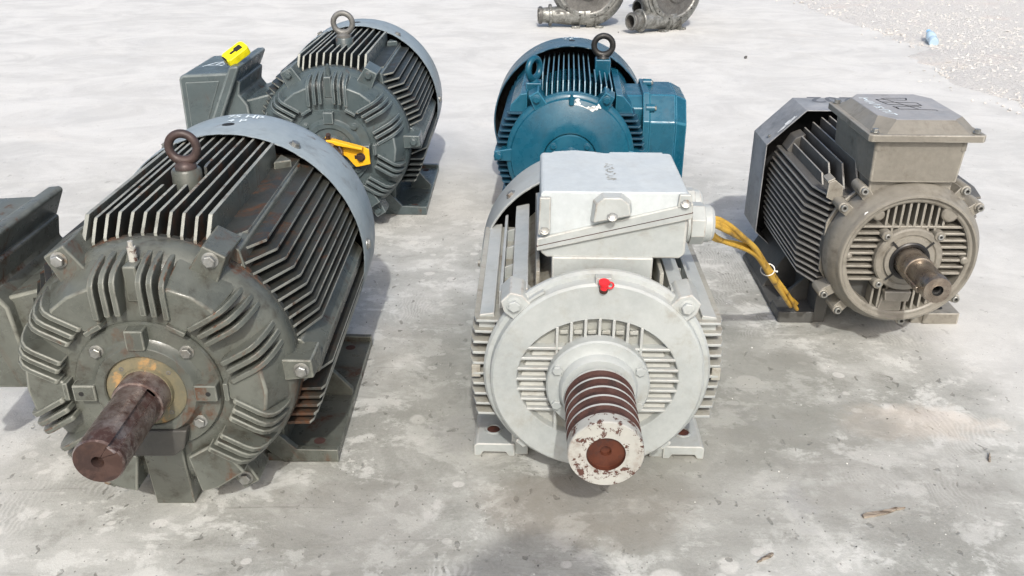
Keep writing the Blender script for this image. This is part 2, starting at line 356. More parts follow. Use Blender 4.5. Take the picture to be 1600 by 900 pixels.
_bolt = {}
def bolt(parent, p, r, mat='bolt', d=(0, -1, 0), h=.7, kind='hex', name='bolt', washer=True):
    key = (mat, kind, h, washer)
    if key not in _bolt:
        bm = bmesh.new()
        def ring(rr, z, n): return [bm.verts.new((rr*cos(2*pi*i/n), rr*sin(2*pi*i/n), z)) for i in range(n)]
        def join(A, B):
            for i in range(len(A)): bm.faces.new((A[i], A[(i+1) % len(A)], B[(i+1) % len(A)], B[i]))
        if kind == 'hex':
            if washer:
                a = ring(1.32, -.1, 20); b_ = ring(1.32, .12, 20); c_ = ring(1.22, .17, 20); join(a, b_); join(b_, c_); bm.faces.new(c_)
            a = ring(1., 0, 6); b_ = ring(1., h*.88+.15, 6); c_ = ring(.84, h+.15, 6); join(a, b_); join(b_, c_); bm.faces.new(c_)
        else:      # socket head
            a = ring(1., -.2, 18); b_ = ring(1., h*.9, 18); c_ = ring(.9, h, 18); d_ = ring(.52, h, 18); e_ = ring(.5, h*.35, 18)
            join(a, b_); join(b_, c_); join(c_, d_); join(d_, e_); f = bm.faces.new(e_); f.material_index = 1
        o = finish(bm, name, [mat, 'black'], parent, 30); _bolt[key] = o.data
        o = o
    else:
        o = bpy.data.objects.new(name, _bolt[key]); COL.objects.link(o); o.parent = parent
    q = Vector(d).to_track_quat('Z', 'Y').to_matrix().to_4x4()
    o.matrix_local = Matrix.Translation(p) @ q @ Matrix.Rotation(random.uniform(0, 1), 4, 'Z') @ Matrix.Scale(r, 4)
    return o

def thing(name, label, cat, loc=(0, 0, 0), rz=0., group=None):
    o = bpy.data.objects.new(name, None); COL.objects.link(o); o.empty_display_size = .1
    o.location = loc; o.rotation_euler = (0, 0, rz); o['label'] = label; o['category'] = cat
    if group: o['group'] = group
    return o
def tag(o, label, cat, group=None):
    o['label'] = label; o['category'] = cat
    if group: o['group'] = group
    return o

def eyebolt(parent, p, R, r, mat, base_r, yaw=0., boss=None, boss_mat=None, base_h=.012):
    """Forged lifting ring: torus on a collar; p is the foot of the collar."""
    bm = bmesh.new()
    zc = base_h+R+r*.4
    tube(bm, [(R*sin(2*pi*i/40)*cos(yaw), R*sin(2*pi*i/40)*sin(yaw), zc+R*cos(2*pi*i/40)) for i in range(40)], r, 14, closed=True,
         radii=[r*(1+.22*max(0, -cos(2*pi*i/40))**3) for i in range(40)])
    v = [(0, base_h+.006, r*1.25), (0, base_h, base_r*.8), (0, base_h-.004, base_r), (0, 0, base_r)]
    rings = [[bm.verts.new((rr*cos(2*pi*k/24), rr*sin(2*pi*k/24), z)) for k in range(24)] for _, z, rr in v]
    for A, B in zip(rings, rings[1:]):
        for k in range(24): bm.faces.new((A[k], A[(k+1) % 24], B[(k+1) % 24], B[k]))
    bm.faces.new(rings[0])
    return finish(bm, 'lifting_eye', mat, parent, 50, loc=p)

def mesh_fin(parent, pts, axis, a0, a1, mats, edges, name='cooling_fin', bevel=.0012):
    bm = bmesh.new(); prism(bm, pts, axis, a0, a1, 0, {i: 1 for i in edges})
    return finish(bm, name, mats, parent, 30, bevel)

def text(parent, s, size, fn, mat, name='chalk_writing', shear=0., jitter=0., th=.0):
    """Lettering laid on a surface: fn maps flat (u, v) to the surface."""
    cu = bpy.data.curves.new('t', 'FONT'); cu.body = s; cu.size = size; cu.align_x = 'CENTER'; cu.shear = shear; cu.resolution_u = 3; cu.offset = th
    to = bpy.data.objects.new('t', cu); me = bpy.data.meshes.new_from_object(to)
    bm = bmesh.new(); bm.from_mesh(me); bmesh.ops.triangulate(bm, faces=bm.faces)
    for v in bm.verts:
        u, w_ = v.co.x, v.co.y
        if jitter:
            nz = noise.noise(Vector((u*60, w_*60, len(s)))); u += nz*jitter; w_ += noise.noise(Vector((u*50+9, w_*70, 3)))*jitter
        v.co = Vector(fn(u, w_))
    for f in bm.faces: f.normal_update()
    bpy.data.objects.remove(to); bpy.data.curves.remove(cu)
    me2 = bpy.data.meshes.new(name); bm.to_mesh(me2); bm.free(); me2.materials.append(M[mat]); bpy.data.meshes.remove(me)
    o = bpy.data.objects.new(name, me2); COL.objects.link(o); o.parent = parent; return o

def strokes(parent, lines, wdt, fn, mat, name, seg=5, rough=.3):
    """Hand-drawn strokes on a surface, each a ribbon of small quads of uneven width."""
    bm = bmesh.new()
    for ln in lines:
        pts = [Vector((*p, 0)) for p in ln]; P_ = []
        for a, b_ in zip(pts, pts[1:]):
            for k in range(seg): P_.append(a.lerp(b_, k/seg))
        P_.append(pts[-1]); prev = None
        for i, p in enumerate(P_):
            t = (P_[min(i+1, len(P_)-1)]-P_[max(i-1, 0)]); t.normalize(); n = Vector((-t.y, t.x, 0))*wdt*(.5+random.uniform(-rough, rough)*.5)
            q = (bm.verts.new(fn(p.x+n.x, p.y+n.y)), bm.verts.new(fn(p.x-n.x, p.y-n.y)))
            if prev: bm.faces.new((prev[0], prev[1], q[1], q[0]))
            prev = q
    me = bpy.data.meshes.new(name); bm.to_mesh(me); bm.free(); me.materials.append(M[mat])
    o = bpy.data.objects.new(name, me); COL.objects.link(o); o.parent = parent; return o

def cylmap(R, y0, a0, zc, flip=1, slope=0.):
    return lambda u, v: ((R)*sin(a0+flip*u/R), y0+v*flip, zc+(R)*cos(a0+flip*u/R))

# ------------------------------------------------------------------ the ground
bm = bmesh.new(); box(bm, -60, 60, -30, 120, -.3, 0)
o = finish(bm, 'concrete_yard', 'concrete'); o['kind'] = 'structure'

# gravel strip along the right-hand edge of the yard
edge = [(2.60, 2.0), (2.66, 3.6), (2.70, 4.66), (2.60, 5.4), (2.66, 5.8), (2.86, 6.3), (2.76, 7.0), (2.70, 7.7), (2.62, 8.5), (2.5, 9.6), (2.2, 11), (1.9, 14), (1.4, 20)]
bm = bmesh.new(); bm2 = []
cols = [0, .04, .25, 1.2, 4, 25]
edge2 = []
for (xa, ya), (xb, yb) in zip(edge, edge[1:]):
    for q in range(14):
        t = q/14; edge2.append((xa+(xb-xa)*t, ya+(yb-ya)*t))
grid = [[bm.verts.new((x+dx+(.16*noise.noise(Vector((x, y*2.1, 0)))+.07*noise.noise(Vector((x, y*9, 3))) if dx < 1 else 0), y, (-.003, .004, .012, .03, .03, .03)[i])) for i, dx in enumerate(cols)] for x, y in edge2]
for A, B in zip(grid, grid[1:]):
    for i in range(len(cols)-1): bm.faces.new((A[i], A[i+1], B[i+1], B[i]))
o = finish(bm, 'gravel_strip', 'gravelg', smooth=80); o['kind'] = 'structure'
def edge_x(y):
    for (x0, y0), (x1, y1) in zip(edge, edge[1:]):
        if y0 <= y <= y1: return x0+(x1-x0)*(y-y0)/(y1-y0)
    return edge[0][0] if y < edge[0][1] else edge[-1][0]
def pebble(bm, c, s, rnd, mi=0):
    vs = []
    q = Matrix.Rotation(rnd.uniform(0, 6.3), 3, 'Z') @ Matrix.Rotation(rnd.uniform(-.6, .6), 3, 'X')
    for v in ((1, 0, 0), (-1, 0, 0), (0, 1, 0), (0, -1, 0), (0, 0, 1), (0, 0, -1)):
        k = Vector([v[i]*s*(1, .75, .6)[i]*rnd.uniform(.6, 1.25)+rnd.uniform(-.2, .2)*s for i in range(3)])
        vs.append(bm.verts.new(Vector(c)+q @ k))
    for a, b_, c_ in ((0, 2, 4), (2, 1, 4), (1, 3, 4), (3, 0, 4), (2, 0, 5), (1, 2, 5), (3, 1, 5), (0, 3, 5)):
        bm.faces.new((vs[a], vs[b_], vs[c_])).material_index = mi
rnd = random.Random(3); bm = bmesh.new()
n = 0
while n < 30000:
    y = 3.6+rnd.random()**1.3*13; x = edge_x(y)+abs(rnd.gauss(0, 1.6))*1.2-rnd.random()**14*.25
    if x > edge_x(y)+7: continue
    d = x-edge_x(y); dens = noise.noise(Vector((x*1.3, y*1.1, 0)))
    if dens < -.18 and rnd.random() < .7: continue
    s = rnd.choice((.006, .007, .008, .010, .012, .016))*rnd.uniform(.7, 1.2)*(1.25 if rnd.random() < .08 else 1)
    pebble(bm, (x, y, s*.25+max(0, min(d, 1))*.022), s, rnd, 1 if noise.noise(Vector((x*.9+5, y*.9, 2))) > .33 else 0); n += 1
bm_g = bm
me = bpy.data.meshes.new('gravel'); bm.to_mesh(me); bm.free(); me.materials.append(M['stone']); me.materials.append(M['stone2'])
o = bpy.data.objects.new('gravel', me); COL.objects.link(o); o['kind'] = 'stuff'
o['label'] = 'pale crushed gravel scattered along the edge of the concrete yard'

# ------------------------------------------------------------------ the two big ribbed motors
def big_motor(k, root, cowl_mat, ring_spec, block):
    zc = .303; pm, fm, em = k, k+'fin', k+'edge'
    # frame: finned barrel, corner rails, side rails
    bm = bmesh.new()
    lathe(bm, [(0, .0), (.249, .0), (.252, .004), (.252, .016), (.247, .020), (.226, .022), (.222, .03), (.222, .52), (.20, .56), (0, .56)], zc, 96)
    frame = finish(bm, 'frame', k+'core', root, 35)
    for s in (1, -1):                                    # corner rails beside the vertical fins
        bm = bmesh.new()
        prism(bm, [(s*.112, .48), (s*.112, .536), (s*.150, .536), (s*.162, .526), (s*.17, .48), (s*.16, .45)], 'y', .006, .515)
        prism(bm, [(.120*s, .44), (.156*s, .46), (.122*s, .505)], 'z', .515, .552)
        finish(bm, 'corner_rail', pm, frame, 30, .003)
        bm = bmesh.new()                                 # side rail with its sloping top
        prism(bm, [(s*.20, .272), (s*.283, .275), (s*.286, .303), (s*.255, .345), (s*.20, .36)], 'y', .004, .54)
        finish(bm, 'side_rail', pm if k == 'b' else pm, frame, 30, .003)
    # vertical fins on top
    for i in range(9):
        x = -.0955+i*.0227
        zt = zc+min(.2855, sqrt(.2905**2-x*x))
        zb = zc+sqrt(.252**2-x*x)-.002
        y0, y1 = .004, .56
        prof = lambda a, b_: [(a, zb-.06), (a, zb+.008), (a+.024, zt-.005), (a+.030, zt), (b_, zt), (b_, zb-.06)]
        if abs(x) < .034:
            for (a, b_, q) in ((y0, .185, 1), (.300, y1, 2)):
                if q == 1: pts = [(a, zb-.06), (a, zb+.008), (a+.024, zt-.005), (a+.030, zt), (b_, zt), (b_+.004, zt-.02), (b_+.01, zb-.06)]
                else: pts = [(a-.01, zb-.06), (a, zb+.034), (a+.012, zt), (b_, zt), (b_, zb-.06)]
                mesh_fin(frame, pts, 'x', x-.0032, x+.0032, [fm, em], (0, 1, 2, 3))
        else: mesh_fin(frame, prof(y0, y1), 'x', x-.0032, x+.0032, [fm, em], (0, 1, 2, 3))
    for s in (1, -1):
        x = s*.110; mesh_fin(frame, [(.002, .50), (.002, .548), (.034, .584), (.49, .582), (.50, .50)], 'x', x-.004, x+.004, [pm, em], (0, 1, 2))
    # horizontal fins on the flanks
    for s in (1, -1):
        zs = [.533-.0178*i for i in range(11)]+[.256-.0195*i for i in range(6)]
        for i, z in enumerate(zs):
            dz = z-zc; R = (.286 if z < .52 else .280) if z > .3 else .297
            xi = sqrt(max(.0, .215**2-dz*dz)); xf = sqrt(.253**2-dz*dz); xt = sqrt(R*R-dz*dz)-.001
            if s < 0 and .24 < z < .42: pts = [(s*xi, .004), (s*xf, .004), (s*(xt-.01), .05), (s*(xt-.01), .53), (s*xi, .53)]
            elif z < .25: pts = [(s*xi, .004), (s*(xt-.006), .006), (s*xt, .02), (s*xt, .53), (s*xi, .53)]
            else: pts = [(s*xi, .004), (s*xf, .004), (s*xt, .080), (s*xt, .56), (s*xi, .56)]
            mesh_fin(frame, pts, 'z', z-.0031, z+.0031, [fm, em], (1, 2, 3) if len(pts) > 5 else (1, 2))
    # boss under the lifting eye
    bm = bmesh.new(); n = 32; bx, by = 0, .243
    for (r0_, z0, r1_, z1) in ((.030, .52, .029, .598), (.029, .598, .026, .602)):
        A = [bm.verts.new((bx+r0_*cos(2*pi*i/n), by+r0_*sin(2*pi*i/n), z0)) for i in range(n)]
        B = [bm.verts.new((bx+r1_*cos(2*pi*i/n), by+r1_*sin(2*pi*i/n), z1)) for i in range(n)]
        for i in range(n): bm.faces.new((A[i], A[(i+1) % n], B[(i+1) % n], B[i]))
    bm.faces.new(B)
    finish(bm, 'lifting_boss', pm, frame, 40)
    eyebolt(root, (bx, by, .602), *ring_spec)
    # end bracket
    bm = bmesh.new()
    lathe(bm, [(.249, .022), (.250, .018), (.250, -.006), (.246, -.018), (.240, -.026), (.228, -.040), (.205, -.055), (.180, -.064), (.150, -.070), (.136, -.072), (.05, -.072)], zc, 128)
    br = finish(bm, 'end_bracket', pm, root, 42); br.location.y = -.016
    # ribs in six groups
    bm = bmesh.new()
    rp = [(.148, -.055), (.148, -.094), (.152, -.097), (.200, -.098), (.214, -.095), (.225, -.085), (.233, -.068), (.239, -.046), (.243, -.020), (.20, -.02)]
    fs = prism(bm, [(y, zc+r) for r, y in rp], 'x', -.0052, .0052)
    rib0 = finish(bm, 'rib', pm, br, 30, .0034, segs=3); first = True
    for g in range(6):
        if g == 3: continue
        for off in (-.060, -.040, -.022, .022, .040, .060):
            if (g == 2 and off > .03) or (g == 4 and off < -.03): pass
            mt = rotm(radians(60*g), zc) @ Matrix.Translation((off, 0, -(.008 if abs(off) > .05 else .002 if abs(off) > .03 else 0)))
            if first: rib0.matrix_local = mt; first = False
            else: instance(rib0, br, mt)
    # raised wedges between the groups
    bm = bmesh.new()
    a = radians(30)
    def wp(al, off, side):      # point on the edge line of a neighbouring group, measured about the wedge's middle
        ang = -side*a; d = (sin(ang), cos(ang)); t = (cos(ang)*side, -sin(ang)*side)
        return (al*d[0]+off*t[0], al*d[1]+off*t[1])
    inner = [wp(.132, .058, 1), wp(.132, .058, -1)]
    outer = [wp(.196, .058, -1), wp(.196, .058, 1)]
    poly = inner+[outer[0], (.04, .207), (0, .212), (-.04, .207), outer[1]]
    rim = {2: (.235, .79), 3: None}
    top = [bm.verts.new((x, -.0915, zc+z)) for x, z in poly]; bm.faces.new(top)
    low = []
    for i, (x, z) in enumerate(poly):
        if i < 2: low.append(bm.verts.new((x*1.0, -.06, zc+z*.985)))
        else:
            q = .243/sqrt(x*x+z*z); low.append(bm.verts.new((x*q, -.018, zc+z*q)))
    for i in range(len(poly)):
        j = (i+1) % len(poly); bm.faces.new((top[i], top[j], low[j], low[i]))
    w0 = finish(bm, 'raised_wedge', pm, br, 24, .004, segs=3)
    bm = bmesh.new()
    for sgn in (1,):
        p0, p1 = inner; prism(bm, [(p0[0]-.002, zc+p0[1]-.006), (p1[0]+.002, zc+p1[1]-.006), (p1[0]+.002, zc+p1[1]+.003), (p0[0]-.002, zc+p0[1]+.003)], 'y', -.060, -.0975)
    l0 = finish(bm, 'wedge_lip', pm, br, 30, .002)
    for i, g in enumerate((0, 1, 4, 5)):
        mt = rotm(radians(30+60*g), zc)
        if i == 0: w0.matrix_local = mt; l0.matrix_local = mt
        else: instance(w0, br, mt); instance(l0, br, mt)
    for s in (1, -1):                                   # plain lower skirts either side of the block
        bm = bmesh.new()
        pts = [(s*.045, zc-.150), (s*.060, zc-.232), (s*.095, zc-.222), (s*.150, zc-.185), (s*.105, zc-.115)]
        prism(bm, pts, 'y', -.03, -.084, taper=.97)
        finish(bm, 'lower_skirt', pm, br, 30, .004)
    bm = bmesh.new()                                    # grease pipe boss at the top
    prism(bm, [(-.013, zc+.165), (.013, zc+.165), (.012, zc+.232), (-.012, zc+.232)], 'y', -.02, -.070)
    finish(bm, 'grease_boss', pm, br, 30, .004)
    bm = bmesh.new(); tube(bm, [(0, -.044, zc+.225), (0, -.044, zc+.258)], .0075, 16); tube(bm, [(0, -.044, zc+.258), (0, -.044, zc+.268)], .0045, 12); 
    if k == 'a':
        finish(bm, 'grease_nipple', 'cchip', br, 40)
    else: finish(bm, 'grease_nipple', pm, br, 40)
    # bolted lugs
    for ang in (-29.3, 29.3, 87.2, 150, -150):
        bm = bmesh.new()
        if abs(ang) < 40: pts = [(-.030, .225), (.030, .225), (.024, .285), (-.024, .285)]
        else: pts = [(-.024, .228), (.024, .228), (.020, .288), (-.020, .288)]
        prism(bm, [(x, zc+z) for x, z in pts], 'y', .055 if abs(ang) < 40 else .03, -.040, taper=.92)
        o = finish(bm, 'lug', pm, br, 30, .0035, segs=3); o.matrix_local = rotm(radians(ang), zc)
        a_ = radians(ang); R = .265
        bolt(br, (R*sin(a_), -.040, zc+R*cos(a_)), .0112, 'bolt' if k == 'a' else pm, h=.85)
    # bearing cap
    bm = bmesh.new()
    lathe(bm, [(.131, -.070), (.131, -.086), (.128, -.090), (.100, -.0905), (.094, -.095), (.090, -.104), (.088, -.106), (.073, -.106), (.071, -.104), (.071, -.096)], zc, 96)
    cap = finish(bm, 'bearing_cap', pm, root, 30); cap.location.y = -.007
    for g, (hw, r0_, r1_) in enumerate(((.017, .086, .126), (.017, .086, .128), (.017, .086, .128))):
        ang = (0, 90, -90)[g]
        bm = bmesh.new(); prism(bm, [(-hw, zc+r0_), (hw, zc+r0_), (hw, zc+r1_), (-hw, zc+r1_)], 'y', -.088, -.112, taper=.96)
        o = finish(bm, 'cap_lug', pm, cap, 30, .003); o.matrix_local = rotm(radians(ang), zc)
        if g: bolt(cap, (sin(radians(ang))*.112, -.112, zc), .0045, 'black', kind='socket', h=.15, name='tapped_hole')
    for ang in (-47, 47, 131, -131):
        a_ = radians(ang); bolt(cap, (.108*sin(a_), -.0905, zc+.108*cos(a_)), .0098, 'bolt' if k == 'a' else pm, h=.8)
    bm = bmesh.new(); lathe(bm, [(.0705, -.094), (.0705, -.1005), (.0485, -.1015), (.047, -.109), (.043, -.1095), (.040, -.105)], zc, 72)
    sp = finish(bm, 'seal_plate', 'ochre' if k == 'a' else pm, cap, 30)
    for ang in (-40, 50, 140, 230):
        a_ = radians(ang); bolt(sp, (.058*sin(a_), -.1005, zc+.058*cos(a_)), .0042, 'ringg', kind='socket', h=.3, name='screw')
    # shaft with its keyway
    bm = bmesh.new()
    lathe(bm, [(.0455, -.09), (.0455, -.150), (.0445, -.153), (.0409, -.154)], zc, 64)
    n = 72; ka = radians(48); out = []
    def notch(R):
        pts = []; hw = .009/R
        for i in range(n):
            a_ = ka+hw+(2*pi-2*hw)*i/(n-1); pts.append((R*sin(a_), R*cos(a_)))
        d = (sin(ka), cos(ka)); t = (cos(ka), -sin(ka)); dep = R-.006
        pts += [(d[0]*dep-t[0]*.009, d[1]*dep-t[1]*.009), (d[0]*dep+t[0]*.009, d[1]*dep+t[1]*.009)]
        return pts
    ys = [(.0409, -.153), (.0409, -.313), (.0385, -.3163)]
    rings = [[bm.verts.new((x, y, zc+z)) for x, z in notch(R)] for R, y in ys]
    for A, B in zip(rings, rings[1:]):
        for i in range(len(A)): bm.faces.new((A[i], A[(i+1) % len(A)], B[(i+1) % len(A)], B[i]))
    hole = [bm.verts.new((.0105*x/.0409 if 0 else .0105*sin(ka+2*pi*i/len(rings[0])), -.3163, zc+.0105*cos(ka+2*pi*i/len(rings[0])))) for i in range(len(rings[0]))]
    hole2 = [bm.verts.new((.0085*sin(ka+2*pi*i/len(rings[0])), -.300, zc+.0085*cos(ka+2*pi*i/len(rings[0])))) for i in range(len(rings[0]))]
    for i in range(len(hole)):
        j = (i+1) % len(hole)
        bm.faces.new((rings[-1][i], rings[-1][j], hole[j], hole[i])).material_index = 1
        bm.faces.new((hole[i], hole[j], hole2[j], hole2[i])).material_index = 1
    bm.faces.new(hole2).material_index = 1
    sh = finish(bm, 'shaft', ['shaft_a', 'shaft_end'], root, 35)
    # fan cowl
    bm = bmesh.new()
    lathe(bm, [(.2945, .50), (.2965, .498), (.298, .50), (.298, .665), (.295, .684), (.283, .700), (.262, .708), (0, .708)], zc, 128)
    lathe(bm, [(.2945, .50), (.295, .66), (.28, .695), (0, .70)], zc, 96, mis=[1, 1, 1])  # inner skin coloured black to paint in the dark inside the cowl
    cw = finish(bm, 'fan_cowl', [cowl_mat, 'black'], root, 40)
    bm = bmesh.new()                                   # hole in the cowl's top
    n = 24; 
    vs = []
    for i in range(n):
        u = -.012+.015*cos(2*pi*i/n); y = .575+.013*sin(2*pi*i/n); vs.append(bm.verts.new((.2986*sin(u/.2986), y, zc+.2986*cos(u/.2986))))
    bm.faces.new(vs)
    finish(bm, 'cowl_hole', 'black', cw)
    for ang in (29.6, 87.4, -29.6, -87.4):
        a_ = radians(ang); d = (sin(a_), 0, cos(a_)); bolt(cw, (.299*d[0], .5375, zc+.299*d[2]), .0105, 'bolt', d=d, h=.6)
    # feet
    feet = []
    for s in (1, -1):
        bm = bmesh.new()
        prism(bm, [(s*.13, .095), (s*.278, .095), (s*.281, .10), (s*.281, .585), (s*.262, .61), (s*.13, .61)], 'z', 0, .020)
        for y0 in (.089, .585):
            prism(bm, [(s*.11, .095), (s*.155, .078), (s*.195, .034), (s*.282, .032), (s*.282, .0015), (s*.166, .0015), (s*.12, .045)], 'y', y0, y0+.016)
        prism(bm, [(s*.20, .019), (s*.20, .11), (s*.215, .105), (s*.275, .035), (s*.275, .019)], 'y', .325, .340)
        prism(bm, [(s*.15, .018), (s*.165, .018), (s*.178, .145), (s*.155, .16)], 'y', .102, .60)
        ft = finish(bm, 'foot', [pm], root, 30, .002)
        for y in (.14, .55):
            bm = bmesh.new(); vs = [bm.verts.new((s*.233+.0125*cos(2*pi*i/20), y+.0125*sin(2*pi*i/20), .0204)) for i in range(20)]; bm.faces.new(vs)
            finish(bm, 'bolt_hole', 'rustgroove', ft)
    # terminal box: base and cover meet on a slanting lipped flange
    fl = lambda z: -.315+(z-.54)*(.071/.153)
    bm = bmesh.new()
    prism(bm, [(fl(.50)+.004, .50), (fl(.50)+.020, .495), (-.322, .45), (-.298, .415), (-.285, .26), (-.30, .240), (fl(.24)+.004, .240)], 'y', .022, .305)
    tb = finish(bm, 'terminal_box_base', pm, root, 30, .006, segs=3)
    bm = bmesh.new(); prism(bm, [(-.315, .425), (-.20, .455), (-.20, .23), (-.315, .245)], 'y', .045, .30)
    finish(bm, 'neck', pm, tb, 30, .006, segs=3)
    bm = bmesh.new()
    A = (fl(.545)+.012, .548); B = (fl(.215)+.010, .212)
    prism(bm, [A, (A[0]-.010, A[1]+.004), (A[0]-.034, A[1]+.002), (B[0]-.038, B[1]-.002), (B[0]-.012, B[1]-.004), B], 'y', -.010, .325)
    finish(bm, 'flange', pm, tb, 30, .008, segs=4)
    bm = bmesh.new()
    prism(bm, [(fl(.53)-.018, .528), (-.497, .520), (-.510, .508), (-.512, .235), (-.495, .222), (fl(.222)-.012, .222)], 'y', .0, .33)
    cv = finish(bm, 'terminal_box_cover', pm, root, 30, .018, segs=5)
    bm = bmesh.new()
    prism(bm, [(fl(.50)-.04, .502), (-.488, .496), (-.492, .25), (fl(.25)-.03, .25)], 'y', .002, -.0035)
    finish(bm, 'cover_panel', pm, cv, 30, .003)
    for (x, z) in ((fl(.33)-.03, .300),): bolt(cv, (x, -.001, z), .008, 'bolt' if k == 'a' else pm)
    if block:
        tb.location = cv.location = (.008, 0, -.014)
        bm = bmesh.new()
        v_ = [bm.verts.new(q) for q in ((-.056, -.045, 0), (.020, -.045, 0), (.020, -.002, 0), (-.056, -.002, 0), (-.034, -.107, .190), (.042, -.107, .190), (.042, -.060, .190), (-.034, -.060, .190))]
        for q in ((0, 1, 2, 3), (4, 5, 6, 7), (0, 1, 5, 4), (1, 2, 6, 5), (2, 3, 7, 6), (3, 0, 4, 7)): bm.faces.new([v_[i] for i in q])
        finish(bm, 'support_block', pm, root, 30, .003)
        bm = bmesh.new()
        prism(bm, [(-.068, zc-.078), (.062, zc-.078), (.052, zc-.118), (.030, zc-.135), (-.045, zc-.135), (-.060, zc-.118)], 'y', -.070, -.112)
        finish(bm, 'drain_cover', 'adark', cap, 30, .004)
    return frame, br, cap, cw, cv

M['adark'] = cast_paint('oily_dark_paint', (.045, .045, .042), (.075, .072, .062), (.03, .022, .016), .8, rust=RUST, rust_amt=.3, seed=3, rough=.4)
A_ = thing('electric_motor', 'green-grey rust-streaked electric motor with bare brown shaft and a square block under its front', 'electric motor', (-.6488, 1.4476, 0), radians(.13), 'electric motors standing on the concrete')
fr, br, cap, cw, cv = big_motor('a', A_, 'cowl_a', (.0275, .0085, 'ring', .021), True)
def chalk_rows(par, R, y, zc, a0, sc=1., mat='chalk'):
    f1 = cylmap(R+.0012, y, a0, zc)
    text(par, '75 HP', .034*sc, lambda u, v: f1(u, v*1.0), mat, jitter=.0025, th=.0006)
    f2 = cylmap(R+.0012, y-.04*sc, a0-.03, zc)
    text(par, '4 P', .034*sc, lambda u, v: f2(u, v*1.0), mat, jitter=.0025, th=.0006)
chalk_rows(cw, .298, .635, .303, .03)
B_ = thing('electric_motor', 'dark blue-grey electric motor with a yellow bracket bolted across its shaft end', 'electric motor', (-.5928, 2.9222, 0), radians(-.73), 'electric motors standing on the concrete')
fr, br, cap, cw, cv = big_motor('b', B_, 'cowl_b', (.033, .0095, 'ringg', .026), False)
strokes(cv, [[(-.47, .13), (-.44, .19), (-.41, .195)], [(-.455, .14), (-.42, .145), (-.40, .13)], [(-.43, .15), (-.42, .18), (-.395, .17), (-.405, .15)], [(-.39, .14), (-.375, .17)]], .006, lambda u, v: (u, v, .5285+(u+.333)*.05), 'chalk', 'chalk_writing')
# yellow shaft-locking bracket
bm = bmesh.new()
prism(bm, [(-.012, .352), (.020, .345), (.112, .320), (.128, .312), (.130, .262), (.082, .252), (.055, .285), (.0, .322)], 'y', -.128, -.134)
prism(bm, [(-.004, .350), (.018, .348), (.112, .323), (.110, .317), (.0, .338)], 'y', -.134, -.162)
yb = finish(bm, 'shaft_lock_bracket', 'yellow', B_, 30, .0015); yb['label'] = 'bright yellow steel bracket holding the shaft still'
bolt(yb, (.100, -.134, .286), .0115, 'shaft_end', h=1.0); bolt(yb, (.002, -.150, .352), .0085, 'shaft_end', d=(.2, -.5, .8), h=2.2, washer=False)
bm = bmesh.new(); prism(bm, [(.080, .280), (.098, .280), (.098, .292), (.080, .292)], 'y', -.1335, -.1348); finish(bm, 'slot', 'black', yb)
bm = bmesh.new(); prism(bm, [(.262, -.01)]*0 or [(.165, .505), (.188, .495), (.182, .488), (.165, .495)], 'y', .42, .45); finish(bm, 'paint_dab', 'yellow', A_, 30)

# ------------------------------------------------------------------ light grey motor in front
K = thing('electric_motor', 'light grey electric motor with a grooved rust-and-white pulley on its shaft', 'electric motor', (.1636, 1.4758, 0), radians(-1.3), 'electric motors standing on the concrete')
zc = .262
bm = bmesh.new(); lathe(bm, [(0, .0), (.206, .0), (.212, .004), (.212, .02), (.19, .03), (.185, .50), (0, .50)], zc, 96)
frame = finish(bm, 'frame', 'cdirt', K, 35)
for s in (1, -1):
    for i in range(10):                                # flank fins
        z = .365-.0232*i; dz = z-zc; xt = s*(.246-.25*max(0, abs(dz)-.03)**1.3-.0*i); xi = s*sqrt(.185**2-dz*dz)
        xf = s*(abs(xt)-.006)
        mesh_fin(frame, [(xi, .010), (xf, .012), (xt, .03), (xt, .49), (xi, .49)], 'z', z-.003, z+.003, ['cdirt', 'c'], (0, 1, 2), bevel=.0015)
    def rail(pts, y0, y1, name='corner_rail', mt='c', bv=.002):
        bm = bmesh.new(); prism(bm, [(s*x, z) for x, z in pts], 'y', y0, y1); return finish(bm, name, mt, frame, 30, bv)
    rail([(.112, .40), (.112, .462), (.120, .462), (.120, .40)], .03, .47, 'cooling_fin', ['cdirt', 'c'])
    rail([(.134, .37), (.134, .432), (.165, .425), (.165, .36)], .02, .48)
    rail([(.183, .34), (.183, .408), (.190, .405), (.190, .33)], .06, .47, 'cooling_fin')
    rail([(.194, .33), (.198, .376), (.226, .372), (.228, .345), (.222, .33)], .025, .49)
    for y in (.10, .20, .30, .40):
        bm = bmesh.new(); prism(bm, [(s*.163, .35), (s*.163, .400), (s*.186, .392), (s*.186, .35)], 'y', y, y+.006); finish(bm, 'web', 'c', frame, 30, .001)
    bm = bmesh.new(); prism(bm, [(s*.225, .268), (s*.243, .268), (s*.243, .240), (s*.225, .240)], 'y', .012, .012+.03); finish(bm, 'flank_pad', 'cdirt', frame, 30, .002)
# saddle below the terminal box
bm = bmesh.new(); prism(bm, [(-.090, .40), (-.090, .485), (.100, .485), (.100, .40)], 'y', .045, .30); finish(bm, 'terminal_box_neck', 'c', frame, 30, .004, segs=3)
